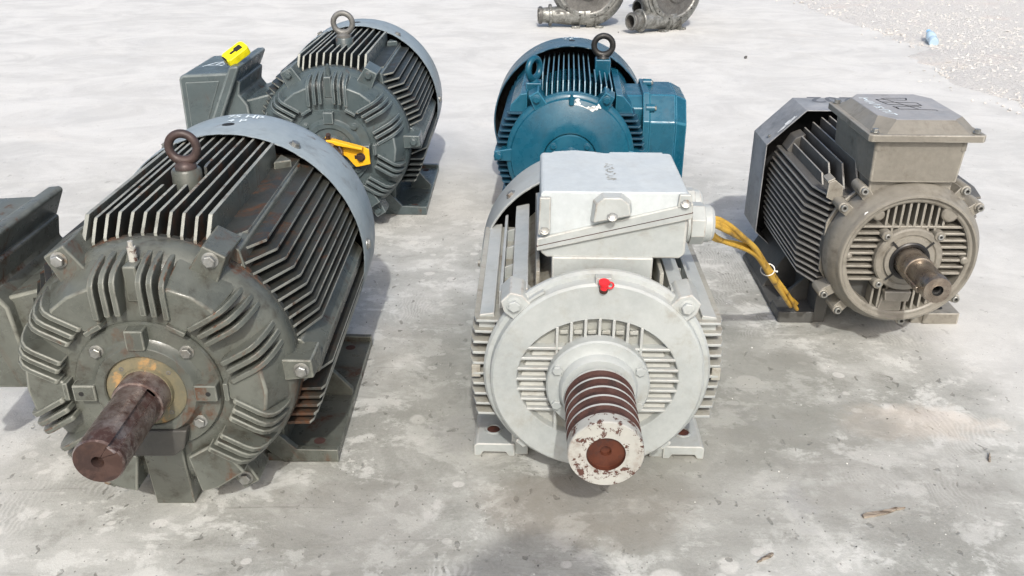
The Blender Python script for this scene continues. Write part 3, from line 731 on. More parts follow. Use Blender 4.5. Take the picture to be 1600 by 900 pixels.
# end bracket
bm = bmesh.new()
lathe(bm, [(.2185, .006), (.2185, -.002), (.214, -.008), (.206, -.010), (.2045, -.018), (.2035, -.026), (.199, -.030), (.160, -.030)], zc, 128)
VX, VZ = .153, .131
def oval(k, y): return [bm.verts.new((VX*k*sin(2*pi*i/128), y, zc+VZ*k*cos(2*pi*i/128))) for i in range(128)]
o1 = [bm.verts.new((.160*sin(2*pi*i/128), -.030, zc+.160*cos(2*pi*i/128))) for i in range(128)]
o2 = oval(1.012, -.030); o3 = oval(1., -.028); o4 = oval(.985, -.013); o5 = [bm.verts.new((.092*sin(2*pi*i/128), -.010, zc+.092*cos(2*pi*i/128))) for i in range(128)]
for A, B, q in ((o1, o2, 0), (o2, o3, 0), (o3, o4, 0), (o4, o5, 1)):
    for i in range(128): bm.faces.new((A[i], A[(i+1) % 128], B[(i+1) % 128], B[i])).material_index = q
lathe(bm, [(.092, -.010), (.090, -.032), (.05, -.032)], zc, 128)
br = finish(bm, 'end_bracket', ['c', 'cpocket'], K, 30)
def crib(pts, y0=-.0305, nm='rib'):
    bm = bmesh.new(); prism(bm, pts, 'y', y0, -.008); return finish(bm, nm, 'c', br, 30, .0018)
for s in (1, -1):
    for i in range(7):
        z = .330-.0225*i; dz = z-zc; x0 = sqrt(max(.0, .092**2-dz*dz)); x1 = (VX+.002)*sqrt(1-(dz/(VZ+.002))**2)
        crib([(s*x0, z-.003), (s*x1, z-.003), (s*x1, z+.003), (s*x0, z+.003)])
        bm = bmesh.new()                               # sloping floor of each pocket
        if i < 6:
            zz = z-.0195; xa, xb = x0+.004, x1-.002
            v = [bm.verts.new(q) for q in ((s*xa, -.010, zz), (s*xb, -.010, zz), (s*(xb-.006), -.0225, zz+.001), (s*(xa+.006), -.0225, zz+.001))]; 
            v2_ = [bm.verts.new(q) for q in ((s*(xa+.008), -.0125, zz+.011), (s*(xb-.010), -.0125, zz+.011))]
            bm.faces.new((v[3], v[2], v2_[1], v2_[0])); bm.faces.new((v[0], v[3], v2_[0])); bm.faces.new((v[1], v2_[1], v[2]))
            finish(bm, 'pocket_floor', 'cpocket', br, 30)
for sz in (1, -1):
    for i in range(-3, 4):
        x = i*.0262; z0 = .092 if abs(x) < .05 else .085; z1 = (VZ+.002)*sqrt(1-(x/(VX+.002))**2)
        if sz < 0 and abs(i) < 2: continue
        a, b_ = sorted((zc+sz*z0*(1 if abs(x) < .09 else .8), zc+sz*z1)); a2 = zc+sz*sqrt(max(0, .0915**2-x*x))
        a, b_ = sorted((a2, zc+sz*z1)); crib([(x-.0028, a), (x+.0028, a), (x+.0028, b_), (x-.0028, b_)])
        if sz > 0 and i < 3:
            xx = x+.0131; bm = bmesh.new(); prism(bm, [(xx-.0085, zc+.094), (xx+.0085, zc+.094), (xx+.0085, zc+.104), (xx-.0085, zc+.102)], 'y', -.021, -.009, taper=.7); finish(bm, 'pocket_floor', 'cpocket', br, 30, .002)
# outer pads on the bracket face
bm = bmesh.new()
lathe(bm, [(.206, -.010), (.206, -.020), (.211, -.020), (.211, -.008)], zc, 30, a0=radians(-52), a1=radians(-30)); finish(bm, 'rim_pad', 'c', br, 30)
bm = bmesh.new(); prism(bm, [(-.012, .440), (.018, .440), (.018, .476), (-.012, .476)], 'y', .0, -.028); finish(bm, 'nipple_seat', 'c', br, 30, .002)
bm = bmesh.new(); tube(bm, [(.003, -.030, .452), (.003, -.034, .460)], .008, 16, mi=0); tube(bm, [(.003, -.034, .458), (.003, -.036, .470)], .0072, 16, mi=1)
tube(bm, [(.003, -.036, .469), (.003, -.037, .474)], .0100, 16, mi=1)
tube(bm, [(.014+.006*cos(2*pi*i/16), -.036, .466+.006*sin(2*pi*i/16)) for i in range(16)], .0018, 8, mi=1, closed=True)
o = finish(bm, 'grease_nipple_cap', ['rustred', 'red'], br, 40); o['label'] = 'small red plastic cap on the grease nipple'
for ang in (-138, 138):
    a_ = radians(ang); bm = bmesh.new(); prism(bm, [(-.014, zc+.196), (.014, zc+.196), (.012, zc+.222), (-.012, zc+.222)], 'y', .05, -.012, taper=.94)
    o = finish(bm, 'lug', 'c', br, 30, .003, segs=3); o.matrix_local = rotm(a_, zc)
for ang in (-45.8, 45.8):
    a_ = radians(ang); bm = bmesh.new()
    prism(bm, [(-.024, zc+.196), (.024, zc+.196), (.026, zc+.225), (.014, zc+.246), (-.014, zc+.246), (-.026, zc+.225)], 'y', .05, -.022, taper=.94)
    o = finish(bm, 'lug', 'c', br, 30, .003, segs=3); o.matrix_local = rotm(a_, zc)
    bolt(br, (.222*sin(a_), -.022, zc+.222*cos(a_)), .0115, 'c', h=.75)
# bearing cap
bm = bmesh.new(); lathe(bm, [(.098, -.028), (.098, -.050), (.095, -.054), (.080, -.055), (.074, -.058), (.072, -.072), (.069, -.076), (.045, -.078)], zc, 96)
cap = finish(bm, 'bearing_cap', 'c', K, 30)
for ang in (-64, 64, 116, -116):
    a_ = radians(ang); bolt(cap, (.086*sin(a_), -.054, zc+.086*cos(a_)), .0098, 'c', h=.7, washer=False)
# grooved pulley
prof = [(.045, -.085), (.060, -.090), (.0645, -.094)]; mis = [0, 0]
y = -.094
for i in range(5):
    prof += [(.0645, y-.0055), (.0575, y-.0085), (.0575, y-.0255), (.0645, y-.0285)]; mis += [0, 1, 1, 1]; y -= .0285
prof += [(.0645, -.262), (.063, -.2645), (.033, -.2645), (.0325, -.256), (.010, -.255), (.0085, -.248), (0, -.247)]; mis += [2, 2, 2, 3, 3, 3, 3]
bm = bmesh.new(); lathe(bm, prof, zc, 96, mis=mis)
finish(bm, 'pulley', ['cwear_glint', 'rustgroove', 'cchip', 'rustred'], K, 30)['label'] = 'five-groove belt pulley, chipped white rims and rusty grooves'
# cowl
bm = bmesh.new(); lathe(bm, [(.247, .47), (.250, .468), (.252, .47), (.252, .62), (.246, .650), (.225, .662), (0, .662)], zc, 128)
lathe(bm, [(.247, .47), (.248, .62), (.22, .65), (0, .655)], zc, 96, mis=[1, 1, 1]); cw = finish(bm, 'fan_cowl', ['c', 'black'], K, 40)  # black inner skin paints the cowl's inside shade
for ang in (-45, 45, -90, 90):
    a_ = radians(ang); d = (sin(a_), 0, cos(a_)); bolt(cw, (.253*d[0], .515, zc+.253*d[2]), .010, 'bolt', d=d, h=.5)
# feet
for s in (1, -1):
    bm = bmesh.new()
    prism(bm, [(s*.158, .0), (s*.172, .0), (s*.178, .010), (s*.226, .010), (s*.232, .0), (s*.246, .0), (s*.246, .026), (s*.240, .032), (s*.158, .032)], 'y', .082, .20)
    prism(bm, [(s*.158, .0), (s*.246, .0), (s*.246, .032), (s*.158, .032)], 'y', .40, .50)
    prism(bm, [(s*.13, .0), (s*.166, .0), (s*.166, .10), (s*.13, .11)], 'y', .088, .49)
    prism(bm, [(s*.166, .02), (s*.236, .02), (s*.215, .07), (s*.166, .13)], 'y', .20, .40)
    ft = finish(bm, 'foot', 'c', K, 30, .003)
    bm = bmesh.new(); vs = [bm.verts.new((s*.206+.0135*cos(2*pi*i/24), .135+.0135*sin(2*pi*i/24), .0325)) for i in range(24)]; bm.faces.new(vs); finish(bm, 'bolt_hole', 'rustred', ft)
    bm = bmesh.new(); tube(bm, [(s*.206+.0165*cos(2*pi*i/24), .135+.0165*sin(2*pi*i/24), .032) for i in range(24)], .003, 6, closed=True); finish(bm, 'hole_rim', 'c', ft, 60)
# terminal box
def slant(x): return .505+(x+.115)*.245         # parting line rises to the right
bm = bmesh.new()
prism(bm, [(-.100, .480), (.150, .480), (.160, .49), (.160, slant(.16)-.004), (-.114, slant(-.114)-.004), (-.112, .49)], 'y', .052, .292)
tb = finish(bm, 'terminal_box_base', 'c', K, 30, .006, segs=3)
bm = bmesh.new(); prism(bm, [(-.119, slant(-.119)+.018), (-.119, slant(-.119)-.008), (.165, slant(.165)-.010), (.165, slant(.165)+.022)], 'y', .044, .300)
rim = finish(bm, 'lid_rim', 'c', tb, 30, .003, segs=3)
bm = bmesh.new(); prism(bm, [(-.1195, slant(-.1195)+.0035), (-.1195, slant(-.1195)+.0022), (.1655, slant(.1655)+.0022), (.1655, slant(.1655)+.0035)], 'y', .0435, .3005)
finish(bm, 'gasket', 'rustgroove', tb, 30)
bm = bmesh.new()
prism(bm, [(-.113, slant(-.113)+.016), (.160, slant(.160)+.018), (.158, .608), (.152, .613), (-.108, .613), (-.113, .608)], 'y', .050, .292)
lid = finish(bm, 'terminal_box_lid', 'clid', K, 30, .005, segs=3)
bm = bmesh.new()                                        # notch blocks for the lid screws
prism(bm, [(-.022, .556), (.056, .573), (.052, .598), (.034, .6125), (-.002, .6125), (-.018, .598)], 'y', .052, .026, taper=.86)
finish(bm, 'screw_boss', 'c', lid, 30, .003); bm = bmesh.new(); prism(bm, [(-.117, .530), (-.094, .534), (-.094, .604), (-.115, .604)], 'y', .052, .040); finish(bm, 'screw_boss', 'c', lid, 30, .003); bm = bmesh.new()
prism(bm, [(.136, .585), (.163, .590), (.160, .612), (.138, .612)], 'y', .052, .042)
finish(bm, 'screw_boss', 'c', lid, 30, .003)
for p in ((-.105, .040, .541), (.017, .024, .575), (.150, .041, .596)): bolt(lid, p, .0072, 'bolt', h=.4, d=(0, -.7, .7))
bm = bmesh.new(); prism(bm, [(.030, .285), (.140, .285), (.140, .302), (.030, .302)], 'z', .56, .612); finish(bm, 'rear_lip', 'clid', lid, 30, .002)
bm = bmesh.new(); prism(bm, [(-.095, .285), (.015, .285), (.000, .300), (-.040, .312), (-.085, .302)], 'z', .56, .6125); finish(bm, 'rear_lip', 'clid', lid, 30, .002)
rq = random.Random(5)
strokes(lid, [[(rq.uniform(-.006, .012)+.018, y0), (rq.uniform(-.006, .012)+.018, y0+rq.uniform(-.006, .006)), (rq.uniform(-.004, .014)+.018, y0+rq.uniform(.002, .008))] for y0 in [.115+.0065*i for i in range(16)]], .0018, lambda u, v: (u, v, .6134), 'cdirt', 'worn_stamped_mark', rough=.9)
# cable glands on the right of the box
def gland(y, z, r, L_):
    bm = bmesh.new()
    def ringx(x, rr, n): return [bm.verts.new((x, y+rr*cos(2*pi*i/n+.3), z+rr*sin(2*pi*i/n+.3))) for i in range(n)]
    def jn(A, B):
        for i in range(len(A)): bm.faces.new((A[i], A[(i+1) % len(A)], B[(i+1) % len(A)], B[i]))
    x0 = .160; R_ = [ringx(x0-.01, r*.92, 32), ringx(x0+.010, r*.92, 32)]; jn(*R_)
    T_ = [ringx(x0+.006, r, 32), ringx(x0+.013, r, 32)]; jn(*T_); bm.faces.new(T_[0]); bm.faces.new(T_[1])
    H_ = [ringx(x0+.013, r*1.12, 8), ringx(x0+.013+L_*.55, r*1.12, 8), ringx(x0+.013+L_*.62, r*1.02, 8)]; jn(H_[0], H_[1]); jn(H_[1], H_[2]); bm.faces.new(H_[0]); bm.faces.new(H_[2])
    D_ = [ringx(x0+.013+L_*.5, r*1.0, 32), ringx(x0+.013+L_*.85, r*.97, 32), ringx(x0+.013+L_, r*.82, 32), ringx(x0+.013+L_*1.02, r*.55, 32), ringx(x0+L_*.9, r*.5, 32)]
    for a, b_ in zip(D_, D_[1:]): jn(a, b_)
    bm.faces.new(D_[-1])
    return finish(bm, 'cable_gland', 'c', tb, 30, .0015)
gland(.120, .527, .037, .046); gland(.215, .527, .034, .040)
# the yellow leads
def w2l(m, p):
    return (Matrix.Rotation(-m.rotation_euler.z, 4, 'Z') @ Matrix.Translation(-Vector(m.location))) @ Vector(p)
path = spline([w2l(K, p) for p in ((.335, 1.600, .527), (.385, 1.612, .520), (.416, 1.65, .500), (.466, 1.71, .456), (.534, 1.80, .386), (.588, 1.88, .309), (.648, 1.97, .226), (.720, 2.08, .130), (.779, 2.160, .053))], 8)
N = len(path)
offs = [(0, .0125, 0, 1.), (2.1, .0125, .5, .98), (4.2, .012, 0, .93), (5.2, .012, .8, .96), (1.0, .003, 0, .97)]
for i, (ph, amp, bel, ln) in enumerate(offs):
    pts = []
    for j, p in enumerate(path[:int(N*ln)]):
        t = j/N; th = ph+t*7.5; sp = amp*(.55+.45*min(1, t/.15))*(.8+.4*math.exp(-((t-.38)/.16)**2)*(1 if i in (2, 3) else .2)+(3.2*(t-.76) if t > .76 else 0))
        dr = -.030*math.exp(-((t-.33)/.15)**2) if i in (2, 3) else .004*math.exp(-((t-.4)/.2)**2)
        pts.append(p+Vector((dr*.75, sp*cos(th), sp*sin(th)*.8+dr)))
    bm = bmesh.new(); tube(bm, pts, .0055, 12)
    o = finish(bm, 'cable', 'cable', K, 60)
    d = (pts[-1]-pts[-2]).normalized(); bm = bmesh.new(); tube(bm, [pts[-1]-d*.004, pts[-1]+d*.002], .0045, 10); finish(bm, 'cable_core', 'copper', o, 40)
pc = path[int(N*.66)]; dd = (path[int(N*.66)+1]-path[int(N*.66)-1]).normalized(); ax = dd.cross(Vector((0, 0, 1))).normalized(); ay = dd.cross(ax)
bm = bmesh.new(); tube(bm, [pc+(ax*cos(t)*1.12+ay*sin(t))*.0145 for t in [2*pi*i/28 for i in range(28)]], .0014, 8, closed=True)
tube(bm, [pc+ax*.016, pc+ax*.024+dd*-.004], .0024, 8); finish(bm, 'cable_tie', 'tie', K, 50)

# ------------------------------------------------------------------ blue motor behind
D = thing('electric_motor', 'glossy blue electric motor with two black lifting eyes', 'electric motor', (.1915, 2.8566, 0), radians(-3.27), 'electric motors standing on the concrete')
zc = .271
bm = bmesh.new(); lathe(bm, [(0, .0), (.208, .0), (.213, .004), (.213, .018), (.19, .026), (.186, .50), (0, .52)], zc, 96)
frame = finish(bm, 'frame', 'd', D, 35)
for i in range(14):
    x = -.100+i*.0178; zt = zc+.245-.9*x*x*1.6; zb = zc+sqrt(max(.01, .18**2-x*x))-.03
    y0 = .012
    if x < -.09: y0 = .20
    pts = [(y0, zb), (y0, zt-.055), (y0+.03, zt), (.52, zt), (.52, zb)]
    if .075 < x < .125:
        mesh_fin(frame, [(y0, zb), (y0, zt-.055), (y0+.03, zt), (.25, zt), (.26, zb)], 'x', x-.0024, x+.0024, ['dfin', 'dedge'], (0, 1, 2))
    else: mesh_fin(frame, pts, 'x', x-.0024, x+.0024, ['dfin', 'dedge'], (0, 1, 2))
for s in (1, -1):
    for i in range(14):
        z = .408-.0198*i
        if z < .13: break
        dz = z-zc; xt = s*(sqrt(.262**2-dz*dz)*1.0-.012); xi = s*sqrt(max(0, .18**2-dz*dz))
        mesh_fin(frame, [(xi, .010), (s*(abs(xt)-.008), .012), (xt, .03), (xt, .50), (xi, .50)], 'z', z-.003, z+.003, ['dfin', 'dedge'], (1, 2))
    bm = bmesh.new(); prism(bm, [(s*.145, .40), (s*.145, .472), (s*.168, .468), (s*.200, .432), (s*.205, .40)], 'y', .03, .50); finish(bm, 'corner_rail', 'd', frame, 30, .003)
    bm = bmesh.new(); prism(bm, [(s*.18, .255), (s*.252, .255), (s*.252, .288), (s*.18, .30)], 'y', -.02, .06); finish(bm, 'side_lug', 'd', frame, 30, .003)
    bolt(frame, (s*.238, -.02, .272), .0115, 'd', h=.8)
for (x, y, zb_, zt_) in ((-.127, .115, .40, .492), (.108, .30, .46, .535)):
    bm = bmesh.new(); box(bm, x-.027, x+.027, y-.027, y+.034, zb_, zt_); finish(bm, 'lifting_boss', 'd', frame, 30, .004)
eyebolt(D, (.108, .30, .535), .0325, .0105, 'ringk', .021, base_h=.008)
eyebolt(D, (-.127, .118, .492), .0335, .0105, 'd', .022, yaw=1.0, base_h=.004)
bm = bmesh.new(); lathe(bm, [(.2111, .004), (.2111, -.006), (.205, -.012), (.198, -.014), (.194, -.022), (.165, -.034), (.125, -.046), (.098, -.052), (.090, -.050), (.087, -.038), (.05, -.036)], zc, 128)
br = finish(bm, 'end_bracket', 'd', D, 35)
bm = bmesh.new(); lathe(bm, [(.086, -.034), (.086, -.046), (.082, -.050), (.045, -.052), (.042, -.075), (.030, -.075), (.030, -.16), (.0, -.162)], zc, 72, mis=[0, 0, 0, 0, 0, 1, 1]); cap = finish(bm, 'bearing_cap', ['d', 'shaft_e'], D, 30)
for ang in (-50, 50, 130, 230):
    a_ = radians(ang); bolt(cap, (.072*sin(a_), -.050, zc+.072*cos(a_)), .009, 'd', h=.7)
for ang in (-30.4, 30.4, 150, -150):
    a_ = radians(ang); bm = bmesh.new(); prism(bm, [(-.026, zc+.19), (.026, zc+.19), (.020, zc+.248), (-.020, zc+.248)], 'y', .05, -.022, taper=.9)
    o = finish(bm, 'lug', 'd', br, 30, .004, segs=3); o.matrix_local = rotm(a_, zc); bolt(br, (.224*sin(a_), -.022, zc+.224*cos(a_)), .0115, 'd', h=.8)
bm = bmesh.new(); tube(bm, [(0, -.028, .450), (0, -.028, .474)], .009, 14); tube(bm, [(0, -.028, .474), (0, -.028, .484)], .005, 10); finish(bm, 'grease_nipple', 'd', br, 40)
strokes(br, [[(.012, .455), (.020, .440), (.045, .434), (.075, .438), (.092, .448)], [(.018, .470), (.022, .450)], [(.022, .446), (.05, .438), (.08, .444)]], .011, lambda u, v: (u, -.0262-.14*(.465-v), v), 'whitechip', 'scrape_mark', rough=.6)
bm = bmesh.new(); lathe(bm, [(.281, .42), (.284, .418), (.286, .42), (.286, .59), (.280, .612), (.262, .622), (0, .622)], zc, 128)
lathe(bm, [(.281, .42), (.282, .59), (.25, .61), (0, .612)], zc, 96, mis=[1, 1, 1]); cw = finish(bm, 'fan_cowl', ['dcowl', 'black'], D, 40)  # shade inside this cowl is painted as a black inner skin
bm = bmesh.new(); vs = [bm.verts.new((.2868*sin((.012*cos(t)+.0)/.2868), .515+.010*sin(t), zc+.2868*cos(.012*cos(t)/.2868))) for t in [2*pi*i/20 for i in range(20)]]; bm.faces.new(vs); finish(bm, 'cowl_hole', 'black', cw)
chalk_rows(cw, .286, .57, zc, -.02, .8)
for s in (1, -1):
    bm = bmesh.new(); box(bm, s*.15, s*.25, .05, .52, 0, .026); prism(bm, [(s*.13, .02), (s*.165, .02), (s*.175, .16), (s*.13, .16)], 'y', .06, .51); prism(bm, [(s*.16, .02), (s*.24, .02), (s*.17, .12)], 'y', .07, .085)
    finish(bm, 'foot', 'd', D, 30, .003)
bm = bmesh.new(); prism(bm, [(.10, .16), (.12, .12), (.34, .12), (.36, .16), (.36, .40), (.32, .445), (.14, .445), (.10, .41)], 'x', .17, .243); tb = finish(bm, 'terminal_box_base', 'd', D, 30, .005)
octo = lambda e: [(.055-e, .13), (.075-e, .105-e), (.335, .105-e), (.36+e, .13), (.36+e, .40), (.325+e, .452+e), (.125-e, .452+e), (.055-e, .375+e*.5)]
bm = bmesh.new(); prism(bm, octo(.008), 'x', .240, .262); finish(bm, 'lid_rim', 'd', tb, 30, .003)
bm = bmesh.new(); prism(bm, octo(0.), 'x', .262, .350); prism(bm, octo(0.), 'x', .3495, .388, taper=.90); lid = finish(bm, 'terminal_box_lid', 'd', D, 25, .005, segs=3)
for (y, z) in ((.085, .415), (.26, .462)):
    bm = bmesh.new(); tube(bm, [(.250, y, z), (.278, y, z)], .013, 16); finish(bm, 'screw_boss', 'd', lid, 40); bolt(lid, (.278, y, z), .0075, 'bolt', d=(1, 0, 0), h=.8)
for y, z in ((.085, .17), (.33, .17)): bolt(lid, (.263, y, z-.03), .009, 'd', d=(1, 0, 0))

# ------------------------------------------------------------------ dark grey motor on the right
G = thing('electric_motor', 'worn brown-grey electric motor with an eight-sided fan cowl and large terminal box on top', 'electric motor', (.9863, 2.0227, 0), radians(-.87), 'electric motors standing on the concrete')
zc = .263
bm = bmesh.new(); lathe(bm, [(0, .07), (.186, .07), (.19, .075), (.19, .10), (.165, .12), (.160, .50), (0, .53)], zc, 96); frame = finish(bm, 'frame', 'edark', G, 35)
for s in (1, -1):
    for i in range(15):
        z = .396-.0172*i; dz = z-zc; xt = s*(.226-.9*max(0, abs(dz)-.05)**1.6); xi = s*.12; xf = s*(.186 if s < 0 else .19)
        mesh_fin(frame, [(xi, .085), (xf, .085), (xt, .165), (xt, .53), (xi, .53)], 'z', z-.0032, z+.0032, ['efin', 'eedge'], (1, 2), bevel=.0018)
    bm = bmesh.new(); prism(bm, [(s*.105, .12), (s*.150, .14), (s*.188, .20), (s*.188, .33), (s*.165, .38), (s*.12, .42), (s*.09, .42), (s*.09, .12)], 'y', .078, .088); finish(bm, 'end_plate', 'e', frame, 30, .003)
    # upright fins beside the terminal box
    for (x, zt, y0) in ((.072, .492, .30), (.094, .488, .24), (.117, .474, .10), (.139, .458, .13), (.160, .446, .17), (.180, .425, .15)):
        if s > 0 and x > .17: continue
        mesh_fin(frame, [(y0, .36), (y0, zt-.055), (y0+.04, zt), (.515, zt), (.515, .36)], 'x', s*x-.0028, s*x+.0028, ['efin', 'eedge'], (0, 1, 2), bevel=.0016)
    bm = bmesh.new(); prism(bm, [(s*.145, .40), (s*.150, .452), (s*.178, .440), (s*.198, .405), (s*.19, .39)], 'y', .46, .52); finish(bm, 'corner_rail', 'efin', frame, 30, .003)
bm = bmesh.new()                                        # bent clip on the left shoulder
prism(bm, [(-.198, .395), (-.178, .385), (-.158, .400), (-.160, .425), (-.182, .442), (-.197, .435)], 'y', .080, .088); prism(bm, [(-.199, .432), (-.183, .441), (-.183, .447), (-.201, .439)], 'y', .080, .125)
finish(bm, 'bent_clip', 'e', frame, 30, .002)
# bracket
bm = bmesh.new()
lathe(bm, [(.188, .085), (.190, .050), (.186, .028), (.176, .012), (.1725, .006), (.1715, .001), (.168, -.003), (.163, -.004), (.1605, -.001), (.158, .003), (.152, .003), (.148, .006), (.147, .045), (.080, .040), (.078, .012), (.05, .012)], zc, 128, mis=[0]*12+[1]+[0]*2)
br = finish(bm, 'end_bracket', ['e', 'edark'], G, 30)
def erib(pts, y0=.010):
    bm = bmesh.new(); prism(bm, pts, 'y', y0, .045); return finish(bm, 'rib', 'e', br, 30, .002)
for s in (1, -1):
    for i in range(9):
        z = .345-.0178*i; dz = z-zc; x0 = sqrt(max(.0, .078**2-dz*dz)); x1 = sqrt(.149**2-dz*dz)
        if i == 8 and s > 0: continue
        erib([(s*x0, z-.0032), (s*x1, z-.0032), (s*x1, z+.0032), (s*x0, z+.0032)])
for i in range(-4, 5):
    x = .004+i*.0175
    for sz in (1, -1):
        if sz < 0 and (-2 < i < 1): continue
        a, b_ = sorted((zc+sz*sqrt(max(0, .079**2-x*x)), zc+sz*sqrt(.149**2-x*x)))
        if abs(i) == 4: a, b_ = (zc+.085, b_) if sz > 0 else (a, zc-.085)
        erib([(x-.003, a), (x+.003, a), (x+.003, b_), (x-.003, b_)])
for ang, rr in ((-38, .014), (35, .021), (92, .010), (-88, .008)):    # scalloped pads cast into the ring
    a_ = radians(ang); bm = bmesh.new(); lathe(bm, [(rr, .030), (rr, .006), (rr-.004, .003), (0, .003)], zc+.145*cos(a_), 28, xc=.145*sin(a_)); finish(bm, 'scalloped_pad', 'e', br, 35)
bm = bmesh.new(); prism(bm, [(-.050, .115), (.012, .115), (.010, .172), (-.040, .172)], 'y', .044, .006); finish(bm, 'lower_web', 'e', br, 30, .004)
bm = bmesh.new(); prism(bm, [(-.040, .150), (.020, .150), (.024, .178), (-.044, .178)], 'y', .012, -.010); finish(bm, 'drain_block', 'e', br, 30, .003)
for ang, R, q in ((-36.8, .209, 1), (-53.6, .209, 1), (35.6, .209, 1), (52.3, .207, 1), (-122, .214, 1), (-139, .211, 1), (128, .20, 1), (161, .18, 1), (171, .189, 1)):
    a_ = radians(ang); bm = bmesh.new(); lathe(bm, [(.0135, .09), (.0128, .036), (.0112, .032), (0, .032)], zc+R*cos(a_), 24, xc=R*sin(a_))
    prism(bm, [(R*sin(a_)*.86-.014*cos(a_), zc+R*cos(a_)*.86+.014*sin(a_)), (R*sin(a_)-.014*cos(a_), zc+R*cos(a_)+.014*sin(a_)), (R*sin(a_)+.014*cos(a_), zc+R*cos(a_)-.014*sin(a_)), (R*sin(a_)*.86+.014*cos(a_), zc+R*cos(a_)*.86-.014*sin(a_))], 'y', .088, .036)
    finish(bm, 'lug', 'e', br, 30, .002); bolt(br, (R*sin(a_), .032, zc+R*cos(a_)), .0088, 'bolt', kind='socket', h=.9)
bm = bmesh.new(); lathe(bm, [(.0835, .016), (.0835, -.002), (.080, -.006), (.068, -.006), (.065, -.003), (.062, -.003), (.060, -.010), (.050, -.011), (.049, -.004)], zc, 96); cap = finish(bm, 'bearing_cap', 'e', G, 30)
for ang in (-45, 45, -135, 135):
    a_ = radians(ang); bm = bmesh.new(); lathe(bm, [(.0135, .02), (.0135, -.007), (.012, -.009), (0, -.009)], zc+.091*cos(a_), 20, xc=.091*sin(a_)); finish(bm, 'cap_ear', 'e', cap, 35)
    bolt(cap, (.091*sin(a_), -.009, zc+.091*cos(a_)), .007, 'bolt', kind='socket', h=.6)
    bm = bmesh.new(); prism(bm, [(-.0028, zc+.050), (.0028, zc+.050), (.0028, zc+.072), (-.0028, zc+.072)], 'y', -.0112, -.0118); o = finish(bm, 'slot', 'black', cap); o.matrix_local = rotm(a_, zc)
bm = bmesh.new(); lathe(bm, [(.0495, -.002), (.0495, -.013), (.046, -.015), (.039, -.013), (.037, -.004)], zc, 64); finish(bm, 'seal', 'seal', cap, 35)
bm = bmesh.new()
lathe(bm, [(.037, 0.), (.037, -.070), (.0355, -.073), (.0325, -.074), (.0325, -.088), (.0335, -.090), (.0335, -.174), (.0315, -.179), (.014, -.180), (.013, -.1805), (.012, -.172), (.009, -.170), (.008, -.15), (0, -.15)], zc, 72, mis=[0]*8+[0, 1, 1, 1, 1]); sh = finish(bm, 'shaft', ['shaft_e', 'black'], G, 32)
bm = bmesh.new(); prism(bm, [(-.008, zc+.026), (.008, zc+.026), (.008, zc+.0385), (-.008, zc+.0385)], 'y', -.045, -.150); o = finish(bm, 'key', 'shaft_e', sh, 30, .002); o.matrix_local = rotm(radians(-112), zc)
# octagonal cowl
def octa(k, z0=0.):
    w_, c_ = .248*k, .145*k
    return [(-c_, zc+w_), (c_, zc+w_), (w_, zc+c_), (w_, zc-c_*.9), (c_*.9, zc-w_*.95), (-c_*.9, zc-w_*.95), (-w_, zc-c_*.9), (-w_, zc+c_)]
bm = bmesh.new(); R1 = [[bm.verts.new((x, y, z)) for x, z in octa(k)] for k, y in ((1., .50), (1., .655), (.96, .665))]
for A, B in zip(R1, R1[1:]):
    for i in range(8): bm.faces.new((A[i], A[(i+1) % 8], B[(i+1) % 8], B[i]))
bm.faces.new(R1[-1])
R2 = [[bm.verts.new((x, y, z)) for x, z in octa(k)] for k, y in ((.988, .50), (.988, .65))]
for i in range(8):
    j = (i+1) % 8; f = bm.faces.new((R2[0][i], R2[0][j], R2[1][j], R2[1][i])); f.material_index = 1
    bm.faces.new((R1[0][i], R1[0][j], R2[0][j], R2[0][i]))
bm.faces.new(R2[1]).material_index = 1  # inner walls and back black: the cowl's shade put into colour
cw = finish(bm, 'fan_cowl', ['ecowl', 'black'], G, 20, .002)
text(cw, '202', .085, lambda u, v: (-.03-u*1.15, .66-v*1.1, zc+.2486), 'stencil', 'stencilled_number', th=.0015)
bm = bmesh.new(); q0 = Vector((-.165, 0, zc+.230)); 
# pale scuff on the slanting face
strokes(cw, [[(.03, .515), (.09, .520)], [(.035, .522), (.07, .526)], [(.05, .511), (.10, .514)]], .006, lambda u, v: (-.145-.7112*u, v, zc+.248-.703*u+.0012), 'whitechip', 'scuff_mark', rough=.8)
bolt(cw, (-.235, .535, zc+.163), .006, 'bolt', d=(-.7, 0, .7), kind='socket', h=.3)
# feet
for s in (1, -1):
    bm = bmesh.new()
    prism(bm, [(s*.15, .155), (s*.246, .155), (s*.250, .16), (s*.250, .235), (s*.150, .235)], 'z', 0, .034)
    prism(bm, [(s*.11, .22), (s*.250, .22), (s*.250, .60), (s*.11, .60)], 'z', 0, .016)
    prism(bm, [(s*.12, .0), (s*.152, .0), (s*.152, .08), (s*.13, .16), (s*.11, .18)], 'y', .16, .60)
    prism(bm, [(s*.150, .012), (s*.240, .012), (s*.240, .022), (s*.150, .12)], 'y', .235, .25)
    prism(bm, [(s*.150, .012), (s*.248, .012), (s*.20, .10), (s*.150, .17)], 'y', .36, .60)
    ft = finish(bm, 'foot', 'edark' if s < 0 else 'e', G, 30, .0035, segs=3)
    bm = bmesh.new(); vs = [bm.verts.new((s*.20+.014*cos(2*pi*i/20), .192+.014*sin(2*pi*i/20), .0345)) for i in range(20)]; bm.faces.new(vs); finish(bm, 'bolt_hole', 'black', ft)
